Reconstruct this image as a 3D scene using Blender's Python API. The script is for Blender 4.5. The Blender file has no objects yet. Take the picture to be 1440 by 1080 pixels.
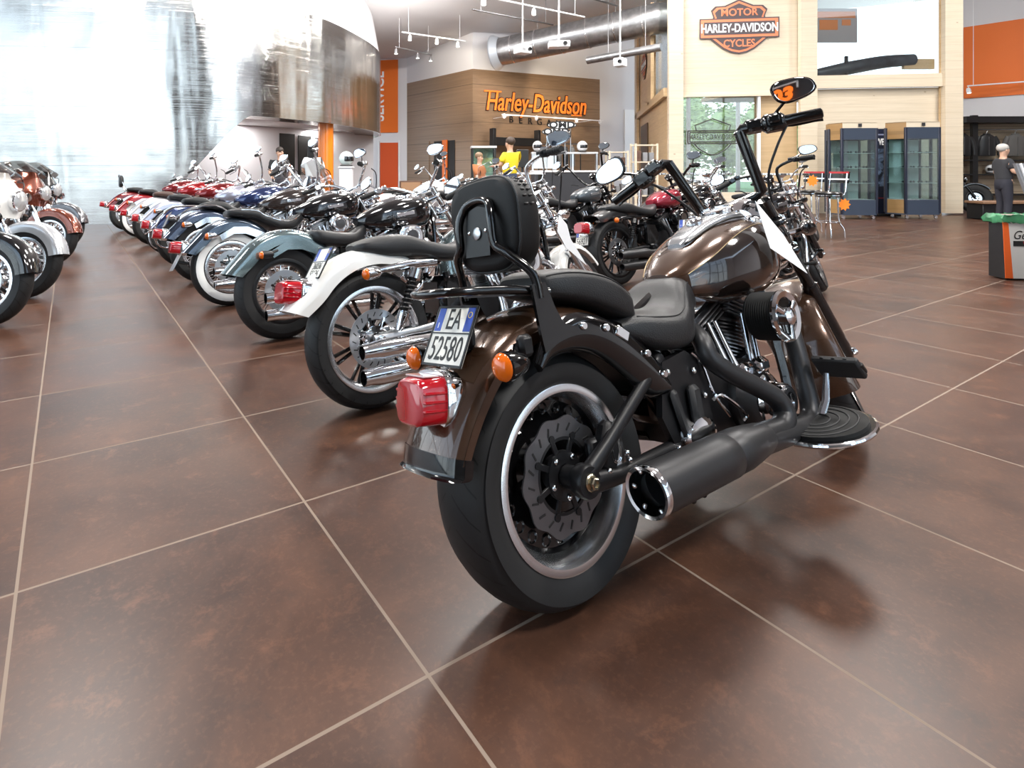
import bpy, bmesh, math, random
from mathutils import Vector, Matrix
random.seed(7)
scene = bpy.context.scene
COL = scene.collection
PI = math.pi
R_ = math.radians

# ------------------------------------------------------------------ materials
MATS = {}
def mat(name, col, rough=.5, metal=0., coat=0., emit=None, es=0., spec=.5, bump=None, vary=None, alpha=None):
    if name in MATS: return MATS[name]
    m = bpy.data.materials.new(name); m.use_nodes = True
    nt = m.node_tree; b = nt.nodes['Principled BSDF']
    b.inputs['Base Color'].default_value = (*col, 1)
    b.inputs['Roughness'].default_value = rough
    b.inputs['Metallic'].default_value = metal
    b.inputs['Coat Weight'].default_value = coat
    b.inputs['Coat Roughness'].default_value = .04
    b.inputs['Specular IOR Level'].default_value = spec
    if emit: b.inputs['Emission Color'].default_value = (*emit, 1); b.inputs['Emission Strength'].default_value = es
    tc = None
    if bump or vary: tc = nt.nodes.new('ShaderNodeTexCoord')
    if bump:
        sc, st = bump
        n = nt.nodes.new('ShaderNodeTexNoise'); n.inputs['Scale'].default_value = sc; n.inputs['Detail'].default_value = 3
        bp = nt.nodes.new('ShaderNodeBump'); bp.inputs['Strength'].default_value = st; bp.inputs['Distance'].default_value = .004
        nt.links.new(tc.outputs['Object'], n.inputs['Vector']); nt.links.new(n.outputs['Fac'], bp.inputs['Height']); nt.links.new(bp.outputs['Normal'], b.inputs['Normal'])
    if vary:
        sc, amt = vary
        n = nt.nodes.new('ShaderNodeTexNoise'); n.inputs['Scale'].default_value = sc; n.inputs['Detail'].default_value = 4
        r = nt.nodes.new('ShaderNodeValToRGB')
        r.color_ramp.elements[0].position = .3; r.color_ramp.elements[1].position = .7
        r.color_ramp.elements[0].color = (*[c*(1-amt) for c in col], 1); r.color_ramp.elements[1].color = (*[min(1, c*(1+amt)) for c in col], 1)
        nt.links.new(tc.outputs['Object'], n.inputs['Vector']); nt.links.new(n.outputs['Fac'], r.inputs['Fac']); nt.links.new(r.outputs['Color'], b.inputs['Base Color'])
    MATS[name] = m
    return m

def glass_mat(name, tint=(1, 1, 1), refl=.1):
    if name in MATS: return MATS[name]
    m = bpy.data.materials.new(name); m.use_nodes = True; nt = m.node_tree
    for n in list(nt.nodes): nt.nodes.remove(n)
    o = nt.nodes.new('ShaderNodeOutputMaterial'); mx = nt.nodes.new('ShaderNodeMixShader'); t = nt.nodes.new('ShaderNodeBsdfTransparent'); g = nt.nodes.new('ShaderNodeBsdfGlossy')
    t.inputs['Color'].default_value = (*tint, 1); g.inputs['Roughness'].default_value = .02
    lw = nt.nodes.new('ShaderNodeLayerWeight'); lw.inputs['Blend'].default_value = .35
    ma = nt.nodes.new('ShaderNodeMath'); ma.operation = 'MULTIPLY_ADD'; ma.inputs[1].default_value = .5; ma.inputs[2].default_value = refl
    nt.links.new(lw.outputs['Fresnel'], ma.inputs[0]); nt.links.new(ma.outputs[0], mx.inputs['Fac'])
    nt.links.new(t.outputs[0], mx.inputs[1]); nt.links.new(g.outputs[0], mx.inputs[2]); nt.links.new(mx.outputs[0], o.inputs['Surface'])
    MATS[name] = m
    return m

CHROME = mat('chrome', (.86, .87, .89), .06, 1)
STEEL = mat('steel', (.55, .56, .58), .28, 1)
ALU = mat('polished_aluminium', (.84, .85, .87), .24, 1)
DKSTEEL = mat('dark_steel', (.10, .10, .105), .32, .9)
GLOSSBK = mat('gloss_black', (.004, .004, .0045), .12, 0, .8, spec=.3)
SATINBK = mat('satin_black', (.008, .008, .009), .38, spec=.35)
PIPEBK = mat('exhaust_black', (.032, .032, .034), .40, .45)
MATTBK = mat('matt_black', (.014, .014, .015), .6)
LEATHER = mat('leather', (.015, .015, .016), .42, bump=(260, .25), spec=.4)
LEATHER2 = mat('leather_grey', (.035, .034, .034), .45, bump=(260, .25))
VINYL = mat('backrest_vinyl', (.006, .006, .0065), .5, spec=.3)
RUBBER = mat('rubber', (.011, .011, .011), .6, spec=.35)
REDLENS = mat('red_lens', (.34, .002, .008), .10, 0, .9, emit=(.8, .01, .02), es=.06)
CLEARTOP = mat('pale_lens', (.55, .42, .42), .15, 0, .5)
AMBER = mat('amber_lens', (.62, .11, .003), .12, 0, .9, emit=(1, .2, .0), es=.06)
MIRRORG = mat('mirror_glass', (.82, .84, .86), .015, 1)
WHITEPL = mat('plate_white', (.74, .72, .66), .4)
BLUEPL = mat('plate_blue', (.015, .06, .36), .4)
INK = mat('ink_black', (.008, .008, .008), .5)
PAPER = mat('paper', (.90, .90, .91), .6)
WHITEWALL = mat('white_rubber', (.78, .78, .76), .5)
GOLDNUT = mat('zinc_nut', (.62, .56, .42), .25, 1)
BROWN = mat('rootbeer_paint', (.062, .030, .016), .22, .45, 1.)
BROWNDK = mat('dark_brown_paint', (.018, .011, .009), .10, .3, 1.)
SILVERP = mat('silver_paint', (.33, .335, .35), .22, .7, 1.)
CREAM = mat('pearl_white_paint', (.80, .79, .76), .15, 0, 1.)
FILTER = mat('filter_black', (.012, .012, .012), .7)

def tread_mat():
    m = bpy.data.materials.new('tyre_tread'); m.use_nodes = True; nt = m.node_tree; b = nt.nodes['Principled BSDF']
    N = nt.nodes.new; L = nt.links.new
    tc = N('ShaderNodeTexCoord'); sp = N('ShaderNodeSeparateXYZ'); L(tc.outputs['Object'], sp.inputs[0])
    def mth(op, a, b_=None, c=None):
        n = N('ShaderNodeMath'); n.operation = op
        for i, x in enumerate((a, b_, c)):
            if x is None: continue
            if isinstance(x, (int, float)): n.inputs[i].default_value = x
            else: L(x, n.inputs[i])
        return n.outputs[0]
    ang = mth('ARCTAN2', sp.outputs['X'], sp.outputs['Z'])
    ay = mth('ABSOLUTE', sp.outputs['Y'])
    ph = mth('ADD', mth('MULTIPLY', ang, 26/(2*PI)), mth('MULTIPLY', ay, 13.))
    fr = mth('FRACT', ph)
    g1 = mth('LESS_THAN', fr, .075)
    band = mth('MULTIPLY', mth('GREATER_THAN', ay, .012), mth('LESS_THAN', ay, .085))
    rad = mth('SQRT', mth('ADD', mth('POWER', sp.outputs['X'], 2), mth('POWER', sp.outputs['Z'], 2)))
    band = mth('MULTIPLY', band, mth('GREATER_THAN', rad, .285))
    g = mth('MULTIPLY', g1, band)
    mx = N('ShaderNodeMix'); mx.data_type = 'RGBA'; mx.inputs[6].default_value = (.015, .015, .0155, 1); mx.inputs[7].default_value = (.003, .003, .003, 1)
    L(g, mx.inputs[0]); L(mx.outputs[2], b.inputs['Base Color'])
    b.inputs['Roughness'].default_value = .55; b.inputs['Specular IOR Level'].default_value = .35
    bp = N('ShaderNodeBump'); bp.inputs['Distance'].default_value = .004; bp.invert = True; L(g, bp.inputs['Height']); L(bp.outputs[0], b.inputs['Normal'])
    return m
TREAD = tread_mat()

# ------------------------------------------------------------------ mesh builder
def cat(pts, k=5, closed=False):
    """Catmull-Rom resample"""
    P = [Vector(p) for p in pts]; n = len(P); out = []
    rng = n if closed else n-1
    for i in range(rng):
        if closed: p0, p1, p2, p3 = P[i-1], P[i], P[(i+1) % n], P[(i+2) % n]
        else: p0, p1, p2, p3 = P[max(i-1, 0)], P[i], P[i+1], P[min(i+2, n-1)]
        for j in range(k):
            t = j/k
            out.append(.5*((2*p1)+(p2-p0)*t+(2*p0-5*p1+4*p2-p3)*t*t+(3*p1-p0-3*p2+p3)*t**3))
    if not closed: out.append(P[-1])
    return out

class MB:
    def __init__(s): s.v = []; s.f = []
    def add(s, vs, fs):
        o = len(s.v); s.v += [tuple(v) for v in vs]; s.f += [tuple(i+o for i in f) for f in fs]; return s
    def loft(s, rings, cap=True, closed=True, loop=False):
        n = len(rings[0]); vs = [p for r in rings for p in r]; fs = []
        m = len(rings)
        for i in range(m if loop else m-1):
            a, b = i*n, ((i+1) % m)*n
            for j in range(n if closed else n-1):
                k = (j+1) % n; fs.append((a+j, a+k, b+k, b+j))
        if cap and not loop and closed:
            fs.append(tuple(range(n))[::-1]); fs.append(tuple((m-1)*n+i for i in range(n)))
        return s.add(vs, fs)
    def tube(s, pts, r, n=10, k=0, cap=True, closed=False, flat=1.):
        P = cat(pts, k, closed) if k else [Vector(p) for p in pts]
        m = len(P)
        if isinstance(r, (int, float)): rr = [r]*m
        else:
            q = len(r)-1
            rr = []
            for i in range(m):
                t = i/(m-1)*q; a = min(int(t), q-1); rr.append(r[a]+(r[a+1]-r[a])*(t-a))
        T = []
        for i in range(m):
            if closed: d = P[(i+1) % m]-P[i-1]
            else: d = P[min(i+1, m-1)]-P[max(i-1, 0)]
            T.append(d.normalized() if d.length > 1e-9 else Vector((0, 0, 1)))
        up = Vector((0, 0, 1)) if abs(T[0].z) < .9 else Vector((0, 1, 0))
        N = (up-T[0]*up.dot(T[0])).normalized(); rings = []
        for i in range(m):
            N = N-T[i]*N.dot(T[i]); N = N.normalized() if N.length > 1e-6 else T[i].orthogonal().normalized()
            B = T[i].cross(N)
            rings.append([P[i]+(N*math.cos(2*PI*j/n)+B*math.sin(2*PI*j/n)*flat)*rr[i] for j in range(n)])
        return s.loft(rings, cap=cap, loop=closed)
    def lathe(s, prof, o=(0, 0, 0), axis=(0, 1, 0), n=32, loop=False):
        """prof: (radius, height along axis)"""
        A = Vector(axis).normalized(); U = A.orthogonal().normalized(); W = A.cross(U); o = Vector(o)
        rings = [[o+A*h+(U*math.cos(2*PI*j/n)+W*math.sin(2*PI*j/n))*max(r, 1e-5) for j in range(n)] for r, h in prof]
        return s.loft(rings, cap=not loop, loop=loop)
    def box(s, c, d, b=0., rot=None):
        c = Vector(c); hx, hy, hz = d[0]/2, d[1]/2, d[2]/2
        if b <= 0:
            vs = [Vector((x*hx, y*hy, z*hz)) for x in (-1, 1) for y in (-1, 1) for z in (-1, 1)]
            fs = [(0, 1, 3, 2), (4, 6, 7, 5), (0, 4, 5, 1), (2, 3, 7, 6), (0, 2, 6, 4), (1, 5, 7, 3)]
        else:
            b = min(b, hx*.98, hy*.98, hz*.98); vs = []; idx = {}
            for x in (-1, 1):
                for y in (-1, 1):
                    for z in (-1, 1):
                        for a in range(3):
                            idx[x, y, z, a] = len(vs)
                            vs.append(Vector((x*(hx-(b if a != 0 else 0)), y*(hy-(b if a != 1 else 0)), z*(hz-(b if a != 2 else 0)))))
            fs = []
            for sg in (-1, 1):
                fs.append([idx[sg, y, z, 0] for y, z in ((-1, -1), (1, -1), (1, 1), (-1, 1))])
                fs.append([idx[x, sg, z, 1] for x, z in ((-1, -1), (1, -1), (1, 1), (-1, 1))])
                fs.append([idx[x, y, sg, 2] for x, y in ((-1, -1), (1, -1), (1, 1), (-1, 1))])
            for p in (-1, 1):
                for q in (-1, 1):
                    fs.append([idx[p, q, -1, 0], idx[p, q, 1, 0], idx[p, q, 1, 1], idx[p, q, -1, 1]])
                    fs.append([idx[p, -1, q, 0], idx[p, 1, q, 0], idx[p, 1, q, 2], idx[p, -1, q, 2]])
                    fs.append([idx[-1, p, q, 1], idx[1, p, q, 1], idx[1, p, q, 2], idx[-1, p, q, 2]])
            for x in (-1, 1):
                for y in (-1, 1):
                    for z in (-1, 1): fs.append([idx[x, y, z, a] for a in range(3)])
        if rot is not None: vs = [rot @ v for v in vs]
        return s.add([c+v for v in vs], fs)
    def prism(s, poly, fn):
        """poly: 2D outline; fn(u, v, w) maps to 3D, w in 0..1"""
        n = len(poly)
        vs = [fn(u, v, 0) for u, v in poly]+[fn(u, v, 1) for u, v in poly]
        fs = [tuple(range(n)), tuple(range(2*n-1, n-1, -1))]+[(i, (i+1) % n, (i+1) % n+n, i+n) for i in range(n)]
        return s.add(vs, fs)
    def xzprism(s, poly, y0, y1): return s.prism(poly, lambda u, v, w: (u, y0+(y1-y0)*w, v))
    def xyprism(s, poly, z0, z1): return s.prism(poly, lambda u, v, w: (u, v, z0+(z1-z0)*w))
    def ell(s, c, r, n=20, m=12, rot=None):
        c = Vector(c); rings = []
        for i in range(m+1):
            a = -PI/2+PI*i/m; q = max(math.cos(a), 1e-4)
            ring = [Vector((r[0]*q*math.cos(2*PI*j/n), r[1]*q*math.sin(2*PI*j/n), r[2]*math.sin(a))) for j in range(n)]
            if rot is not None: ring = [rot @ v for v in ring]
            rings.append([c+v for v in ring])
        return s.loft(rings)
    def xf(s, M):
        s.v = [tuple(M @ Vector(v)) for v in s.v]; return s
    def merge(s, o): return s.add(o.v, o.f)
    def build(s, name, m, parent=None, M=None, angle=38, smooth=True):
        me = bpy.data.meshes.new(name); me.from_pydata(s.v, [], s.f)
        bm = bmesh.new(); bm.from_mesh(me)
        bmesh.ops.remove_doubles(bm, verts=bm.verts, dist=2e-6)
        bmesh.ops.recalc_face_normals(bm, faces=bm.faces); bm.to_mesh(me); bm.free()
        if smooth:
            me.polygons.foreach_set('use_smooth', [True]*len(me.polygons)); me.set_sharp_from_angle(angle=R_(angle))
        me.materials.append(m)
        return link(name, me, parent, M)

def link(name, me, parent=None, M=None):
    o = bpy.data.objects.new(name, me); COL.objects.link(o)
    if parent is not None: o.parent = parent
    if M is not None: o.matrix_local = M
    return o
def root(name, label, category, M=None, group=None):
    o = bpy.data.objects.new(name, None); COL.objects.link(o); o.empty_display_size = .1
    if M is not None: o.matrix_world = M
    return tag(o, label, category, group)
def tag(o, label, category, group=None):
    o['label'] = label; o['category'] = category
    if group: o['group'] = group
    return o
def struct(o): o['kind'] = 'structure'; return o
def stuff(o): o['kind'] = 'stuff'; return o

def text_mb(body, size=1., ext=.002, align='CENTER', shear=0., space=1., width=1., bold=0.):
    """lettering as plain geometry in the XY plane, facing +Z"""
    cu = bpy.data.curves.new('lettering', 'FONT'); cu.body = body; cu.size = size; cu.extrude = ext
    cu.align_x = align; cu.align_y = 'CENTER'; cu.shear = shear; cu.space_character = space; cu.resolution_u = 3; cu.offset = bold
    o = bpy.data.objects.new('lettering', cu); COL.objects.link(o)
    dg = bpy.context.evaluated_depsgraph_get(); dg.update()
    me = bpy.data.meshes.new_from_object(o.evaluated_get(dg))
    b = MB(); b.add([(v.co.x*width, v.co.y, v.co.z) for v in me.vertices], [tuple(p.vertices) for p in me.polygons])
    bpy.data.objects.remove(o); bpy.data.curves.remove(cu); bpy.data.meshes.remove(me)
    return b
def frame(o, x, z):
    """matrix with local X along x and local Z (facing) along z"""
    X = Vector(x).normalized(); Z = Vector(z); Z = (Z-X*Z.dot(X)).normalized(); Y = Z.cross(X)
    M = Matrix.Identity(4)
    for i in range(3): M[i][0] = X[i]; M[i][1] = Y[i]; M[i][2] = Z[i]; M[i][3] = o[i]
    return M
def T(x, y, z): return Matrix.Translation((x, y, z))
def axrot(a, axis): return Matrix.Rotation(a, 3, axis)

# ------------------------------------------------------------------ motorcycle parts
RAKE = R_(31)
AX = Vector((-math.sin(RAKE), 0, math.cos(RAKE)))
def steer_matrix(xa, d):
    A0 = Vector((xa-.035, 0, .31))
    return Matrix.Translation(A0) @ Matrix.Rotation(d, 4, AX) @ Matrix.Translation(-A0)
def arc(cx, cz, r, a0, a1, n, y=0):
    return [Vector((cx+r*math.cos(R_(a0+(a1-a0)*i/n)), y, cz+r*math.sin(R_(a0+(a1-a0)*i/n)))) for i in range(n+1)]

def loft_body(secs, n=28, k=5, p=.72, pb=None):
    """secs: (x, half width, top z, bottom z[, widest fraction[, y]]) -> closed rounded body"""
    S = cat([Vector((s[0], s[1], s[2])) for s in secs], k)
    B = cat([Vector((s[3], s[4] if len(s) > 4 else .45, s[5] if len(s) > 5 else 0)) for s in secs], k)
    rings = []
    pb = pb or p
    for a, b in zip(S, B):
        x, hw, zt = a; zb, fr, yc = b; zc = zb+(zt-zb)*fr; ring = []
        for j in range(n):
            t = 2*PI*j/n; c, s_ = math.cos(t), math.sin(t); q = p if s_ >= 0 else pb
            y = hw*math.copysign(abs(c)**q, c); z = zc+(zt-zc if s_ >= 0 else zc-zb)*math.copysign(abs(s_)**q, s_)
            ring.append(Vector((x, yc+y, z)))
        rings.append(ring)
    m = MB(); m.loft(rings, cap=True); return m

def fender_mb(cx, cz, R, a0, a1, hw, skirt=.05, n=40, flare=0., skirt2=None, th=.005, crown=.016):
    rings = []
    for i in range(n+1):
        t = i/n; a = R_(a0+(a1-a0)*t); r = R+flare*max(0, (t-.8)/.2)**2
        sk = skirt+((skirt2 if skirt2 is not None else skirt)-skirt)*t
        sec = [(-hw, -sk), (-hw*1.01, -sk*.5), (-hw, -.028), (-hw*.93, -.010), (-hw*.80, .002), (-hw*.45, crown*.8), (0, crown), (hw*.45, crown*.8), (hw*.80, .002), (hw*.93, -.010), (hw, -.028), (hw*1.01, -sk*.5), (hw, -sk)]
        inn = [(y*(1-th/hw), d-th) for y, d in sec[::-1]]; inn[0] = (hw-th, -sk); inn[-1] = (-hw+th, -sk)
        rings.append([Vector((cx+(r+d)*math.cos(a), y, cz+(r+d)*math.sin(a))) for y, d in sec+inn])
    return MB().loft(rings)

def tyre_mb(R, w, rr, n=56):
    h = R-rr
    half = [(rr-.006, .40), (rr+.012, .455), (rr+h*.35, .50), (rr+h*.62, .50), (R-.042, .475), (R-.024, .42), (R-.011, .31), (R-.003, .16), (R, 0)]
    prof = [(r, -y*w) for r, y in half]+[(r, y*w) for r, y in half[-2::-1]]
    return MB().lathe(prof, n=n, loop=True)

def wheel(rt, name, R, w, rr, style, M, q=1., ds=-1, dr=.145, rimmat=None, tm=None, white=False, dy=None, hubmat=None):
    n = max(24, int(64*q)); hw = w*.45
    lip = [(rr+.004, .86), (rr+.004, 1.), (rr-.004, 1.03), (rr-.0155, 1.02), (rr-.021, .93), (rr-.029, .72), (rr-.035, .42)]
    prof = [(r, -y*hw) for r, y in lip]+[(r, y*hw) for r, y in lip[::-1]]+[(rr-.012, .8*hw), (rr-.022, .3*hw), (rr-.022, -.3*hw), (rr-.012, -.8*hw)]
    rim = MB().lathe(prof, n=n, loop=True).build(name, rimmat or ALU, rt, M)
    tyre_mb(R, w, rr, n).build('tyre', tm or TREAD, rim)
    if white:
        for sg in (-1, 1):
            h = R-rr
            MB().lathe([(rr+.012, sg*w*.462), (rr+h*.35, sg*w*.508), (rr+h*.62, sg*w*.506), (rr+h*.68, sg*w*.48), (rr+.012, sg*w*.43)], n=n, loop=True).build('whitewall_band', WHITEWALL, rim)
    H = hubmat or CHROME
    if style == 'dish':      # solid drilled disc wheel
        b = MB().lathe([(rr-.034, -.42*hw), (rr-.045, -.30*hw), (.10, -.22*hw), (.045, -.40*hw), (.045, .40*hw), (.10, .22*hw), (rr-.045, .30*hw), (rr-.034, .42*hw)], n=n, loop=True)
        for i in range(20):
            a = 2*PI*i/20
            for sg in (-1, 1):
                b.lathe([(.010, 0), (.014, .003), (.018, 0), (.014, -.003)], o=((rr-.062)*math.cos(a), sg*.285*hw, (rr-.062)*math.sin(a)), n=10, loop=True)
        b.build('wheel_disc', GLOSSBK, rim)
    elif style == 'alloy':
        b = MB()
        for i in range(9):
            a = 2*PI*i/9
            for e in (-.09, .09):
                b.tube([(.05*math.cos(a), -.2*hw, .05*math.sin(a)), (.12*math.cos(a+e), -.32*hw, .12*math.sin(a+e)), ((rr-.022)*math.cos(a+e), -.45*hw, (rr-.022)*math.sin(a+e))], [.013, .010, .010], n=6)
        b.build('wheel_spokes', GLOSSBK, rim)
    elif style == 'mag':
        b = MB()
        for i in range(18):
            a = 2*PI*i/18
            b.tube([(.06*math.cos(a), -.35*hw, .06*math.sin(a)), (.11*math.cos(a+.14), -.5*hw, .11*math.sin(a+.14)), ((rr-.02)*math.cos(a+.05), -.55*hw, (rr-.02)*math.sin(a+.05))], [.011, .010, .013], n=6)
        b.build('wheel_spokes', H, rim)
    else:
        b = MB(); N = 40
        for i in range(N):
            sg = 1 if i % 2 else -1; a = 2*PI*i/N; a2 = a+(.42 if (i//2) % 2 else -.42)
            b.tube([(.045*math.cos(a2), sg*.036, .045*math.sin(a2)), ((rr-.026)*math.cos(a), sg*.01, (rr-.026)*math.sin(a))], .0032, n=5, cap=False)
        b.build('wheel_spokes', CHROME if style != 'blackspoke' else SATINBK, rim)
    MB().lathe([(.0, -.085), (.022, -.085), (.026, -.06), (.044, -.05), (.046, -.03), (.034, -.02), (.034, .02), (.046, .03), (.044, .05), (.026, .06), (.022, .085), (0, .085)], n=20).build('hub', H if style != 'dish' else SATINBK, rim)
    if ds:
        y = ds*(dy or .066); m = 80 if q > .8 else 40
        ro = []
        wv = .035 if style == 'dish' else 0
        rings = []
        for j in range(m):
            a = 2*PI*j/m; r1 = dr*(1+wv*math.cos(10*a)); r0 = dr*.66
            c, s_ = math.cos(a), math.sin(a)
            rings.append([Vector((r*c, yy, r*s_)) for r, yy in ((r0, y-.0025), (r1, y-.0025), (r1, y+.0025), (r0, y+.0025))])
        d = MB().loft(rings, cap=False, loop=True).build('brake_disc', STEEL if style != 'dish' else DISCM, rim)
        b = MB()
        for i in range(8):
            a = 2*PI*i/8+.3; r = (.045+dr*.70)/2
            b.box((r*math.cos(a), y, r*math.sin(a)), (dr*.70-.035, .007, .017), .002, rot=Matrix.Rotation(-a, 3, 'Y'))
            b.lathe([(0, -.006), (.010, -.006), (.010, .006), (0, .006)], o=(dr*.70*math.cos(a), y, dr*.70*math.sin(a)), n=10)
        b.lathe([(.03, -.008), (.062, -.007), (.062, .007), (.03, .008)], o=(0, y, 0), n=24, loop=True)
        b.lathe([(.088, -.003), (.099, -.003), (.099, .003), (.088, .003)], o=(0, y+.001, 0), n=40, loop=True)
        b.build('disc_carrier', SATINBK if style == 'dish' else CHROME, rim)
        if q > .8:
            b = MB()
            for i in range(20):
                a = 2*PI*i/20; r = dr*.83; rot = Matrix.Rotation(-a+.5, 3, 'Y')
                b.box((r*math.cos(a), y+ds*.003, r*math.sin(a)), (.022, .002, .005), rot=rot)
            b.build('disc_slots', INK, rim)
            for i in range(5):
                a = 2*PI*i/5+.93
                MB().ell((.052*math.cos(a), y+ds*.010, .052*math.sin(a)), (.008, .006, .008), 12, 6).build('bolt', CHROME, rim)
    return rim
DISCM = mat('dark_disc', (.17, .17, .18), .33, .9)

def engine(rt, x0, z0, q=1., case=None, fin=None, head=None, cover=None, airbox='round', k=.80, tc=.02, ax=.02):
    case = case or SATINBK; fin = fin or DKSTEEL; head = head or CHROME; cover = cover or CHROME
    n = max(16, int(40*q))
    b = MB()
    b.xzprism([(x0-.30, z0-.02), (x0-.33, z0+.06), (x0-.26, z0+.13), (x0-.10, z0+.15), (x0, z0+.13), (x0+.10, z0+.15), (x0+.17, z0+.07), (x0+.16, z0-.05), (x0+.08, z0-.12), (x0-.12, z0-.13), (x0-.27, z0-.11)], -.115, .13)
    b.lathe([(0, -.02), (.115, -.02), (.125, 0), (.125, .10), (0, .10)], o=(x0, -.12, z0+.005), n=n)
    eng = b.build('engine', case, rt)
    for sg, off in ((1, .0), (-1, .0)):
        a = R_(22.5)*sg; d = Vector((math.sin(a), 0, math.cos(a))); o = Vector((x0, 0, z0))
        prof = [(0, .13*k), (.066, .13*k)]
        m = 11
        for i in range(m):
            h = (.145+.175*i/m)*k
            prof += [(.066, h), (.093, h+.001), (.093, h+.0055), (.066, h+.0065)]
        prof += [(.066, .33*k), (0, .33*k)]
        MB().lathe(prof, o=o, axis=d, n=n).build('cylinder', fin, eng)
        # head with fins
        M = frame(o+d*.37*k, (d.z, 0, -d.x), d) @ Matrix.Diagonal((1, 1, k, 1))
        hb = MB()
        for i in range(4): hb.box((0, 0, -.032+.018*i), (.20, .20, .010), .004)
        hb.box((0, 0, -.005), (.17, .17, .075), .015)
        hb.xf(M).build('cylinder_head', fin, eng)
        rb = MB().box((0, 0, .055), (.19, .185, .05), .018).box((0, 0, .088), (.15, .15, .03), .013).xf(M)
        rb.build('rocker_cover', head, eng)
        bl = MB()
        for yy in (-.075, .075):
            for xx in (-.085, .085): bl.lathe([(0, -.01), (.009, -.01), (.009, .01), (0, .01)], o=(xx, yy, .083), axis=(0, 0, 1), n=8)
        bl.xf(M).build('rocker_bolts', STEEL, eng)
        for e in (-.022, .022):
            p0 = o+Vector((sg*.07+e, -.125, .10)); p1 = o+d*.36*k+Vector((e, -.10, 0))
            MB().tube([p0, p0+(p1-p0)*.3, p1], [.015, .011, .010], n=10).build('pushrod_tube', CHROME, eng)
    # cam cover
    b = MB().lathe([(0, 0), (.085, 0), (.088, -.012), (.080, -.020), (.060, -.026), (.056, -.075), (.050, -.083), (.030, -.083), (.028, -.078), (0, -.078)], o=(x0+tc, -.125, z0-.02), n=n)
    b.xf(Matrix.Identity(4)); cc = b.build('timing_cover', cover, eng)
    MB().lathe([(.030, 0), (.044, 0), (.044, -.004), (.030, -.004)], o=(x0+tc, -.2085, z0-.02), n=n, loop=True).build('cover_ring', DKSTEEL, cc)
    for i in range(2):
        MB().box((x0-.03+.1*i, -.14, z0+.10), (.075, .045, .05), .014).build('tappet_cover', cover, eng)
    # gearbox end cover
    MB().loft([[Vector((x0-.375+.075*c_*f, y, z0-.02+.052*s_*f)) for c_, s_ in ((math.cos(2*PI*j/24), math.sin(2*PI*j/24)) for j in range(24))] for y, f in ((-.10, 1.05), (-.155, 1.), (-.175, .9), (-.182, .6))]).build('gearbox_cover', cover, eng)
    # primary cover, left
    MB().loft([[Vector((x, y, z)) for x, z in [(x0+.02+.14*math.cos(a)*f, z0+.14*math.sin(a)*f) for a in [PI/2-PI*j/10 for j in range(11)]]+[(x0-.38-.12*math.cos(a)*f, z0-.02-.12*math.sin(a)*f) for a in [PI/2-PI*j/10 for j in range(11)]]] for y, f in ((.12, 1.05), (.19, 1.), (.205, .85))]).build('primary_cover', cover, eng)
    # air cleaner
    ac = Vector((x0+ax, -.15, z0+(.265 if airbox == 'filter' else .265)))
    if airbox == 'filter':
        p = [(0, 0), (.075, 0)]
        for i in range(12): p += [(.075, -.008-.0078*i), (.083, -.0105-.0078*i), (.075, -.013-.0078*i)]
        p += [(.075, -.105), (.0, -.105)]
        f_ = MB().lathe(p, o=ac, n=n).build('air_filter', FILTER, eng)
        b = MB().lathe([(.056, -.101), (.087, -.099), (.089, -.107), (.083, -.116), (.064, -.112)], o=ac, n=n, loop=True)
        for i in range(3):
            a = 2*PI*i/3+.5
            b.tube([ac+Vector((.025*math.cos(a), -.118, .025*math.sin(a))), ac+Vector((.074*math.cos(a), -.113, .074*math.sin(a)))], [.009, .012], n=8, flat=.4)
        b.lathe([(0, -.104), (.030, -.104), (.030, -.124), (.018, -.133), (0, -.134)], o=ac, n=20)
        b.build('filter_ring', CHROME, eng)
        MB().lathe([(0, -.105), (.058, -.105), (.058, -.109), (0, -.109)], o=ac, n=n).build('filter_face', GLOSSBK, eng)
    else:
        mt = CHROME if airbox == 'round' else GLOSSBK
        b = MB()
        b.loft([[ac+Vector((.105*f*math.copysign(abs(math.cos(t))**.8, math.cos(t)), y, .088*f*math.copysign(abs(math.sin(t))**.8, math.sin(t)))) for t in [2*PI*j/n for j in range(n)]] for y, f in ((.02, .9), (.0, .97), (-.07, 1.), (-.085, .94), (-.092, .8), (-.088, .55), (-.093, .5))])
        a = b.build('air_cleaner', mt, eng)
        MB().lathe([(0, -.092), (.045, -.092), (.045, -.098), (0, -.100)], o=ac, n=20).build('cover_medallion', DKSTEEL if airbox == 'round' else CHROME, eng)
    b = MB()
    for sg in (-1, 1):
        b.tube([(x0+.26, sg*.11, z0-.11), (x0+.30, sg*.10, z0+.02), (x0+.34, sg*.05, z0+.36), (x0+.36, .0, z0+.5)], .017, n=8, k=4)
        b.tube([(x0-.42, sg*.12, z0-.05), (x0-.05, sg*.13, z0-.15), (x0+.26, sg*.11, z0-.11)], .017, n=8, k=4)
        b.tube([(x0-.42, sg*.11, z0-.06), (x0-.44, sg*.10, z0+.25)], .018, n=8)
    b.tube([(x0-.45, 0, z0+.30), (x0-.2, 0, z0+.40), (x0+.36, 0, z0+.52)], .022, n=8, k=4)
    b.build('frame', GLOSSBK, rt)
    MB().box((x0-.40, 0, z0+.12), (.16, .20, .22), .03).build('oil_tank', GLOSSBK, rt)
    return eng

def text_on(body, size, o, x, z, m, parent, name='lettering', ext=.0008, shear=0., width=1., space=1., bold=0.):
    return text_mb(body, size, ext, shear=shear, width=width, space=space, bold=bold).xf(frame(o, x, z)).build(name, m, parent, smooth=False)

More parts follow.
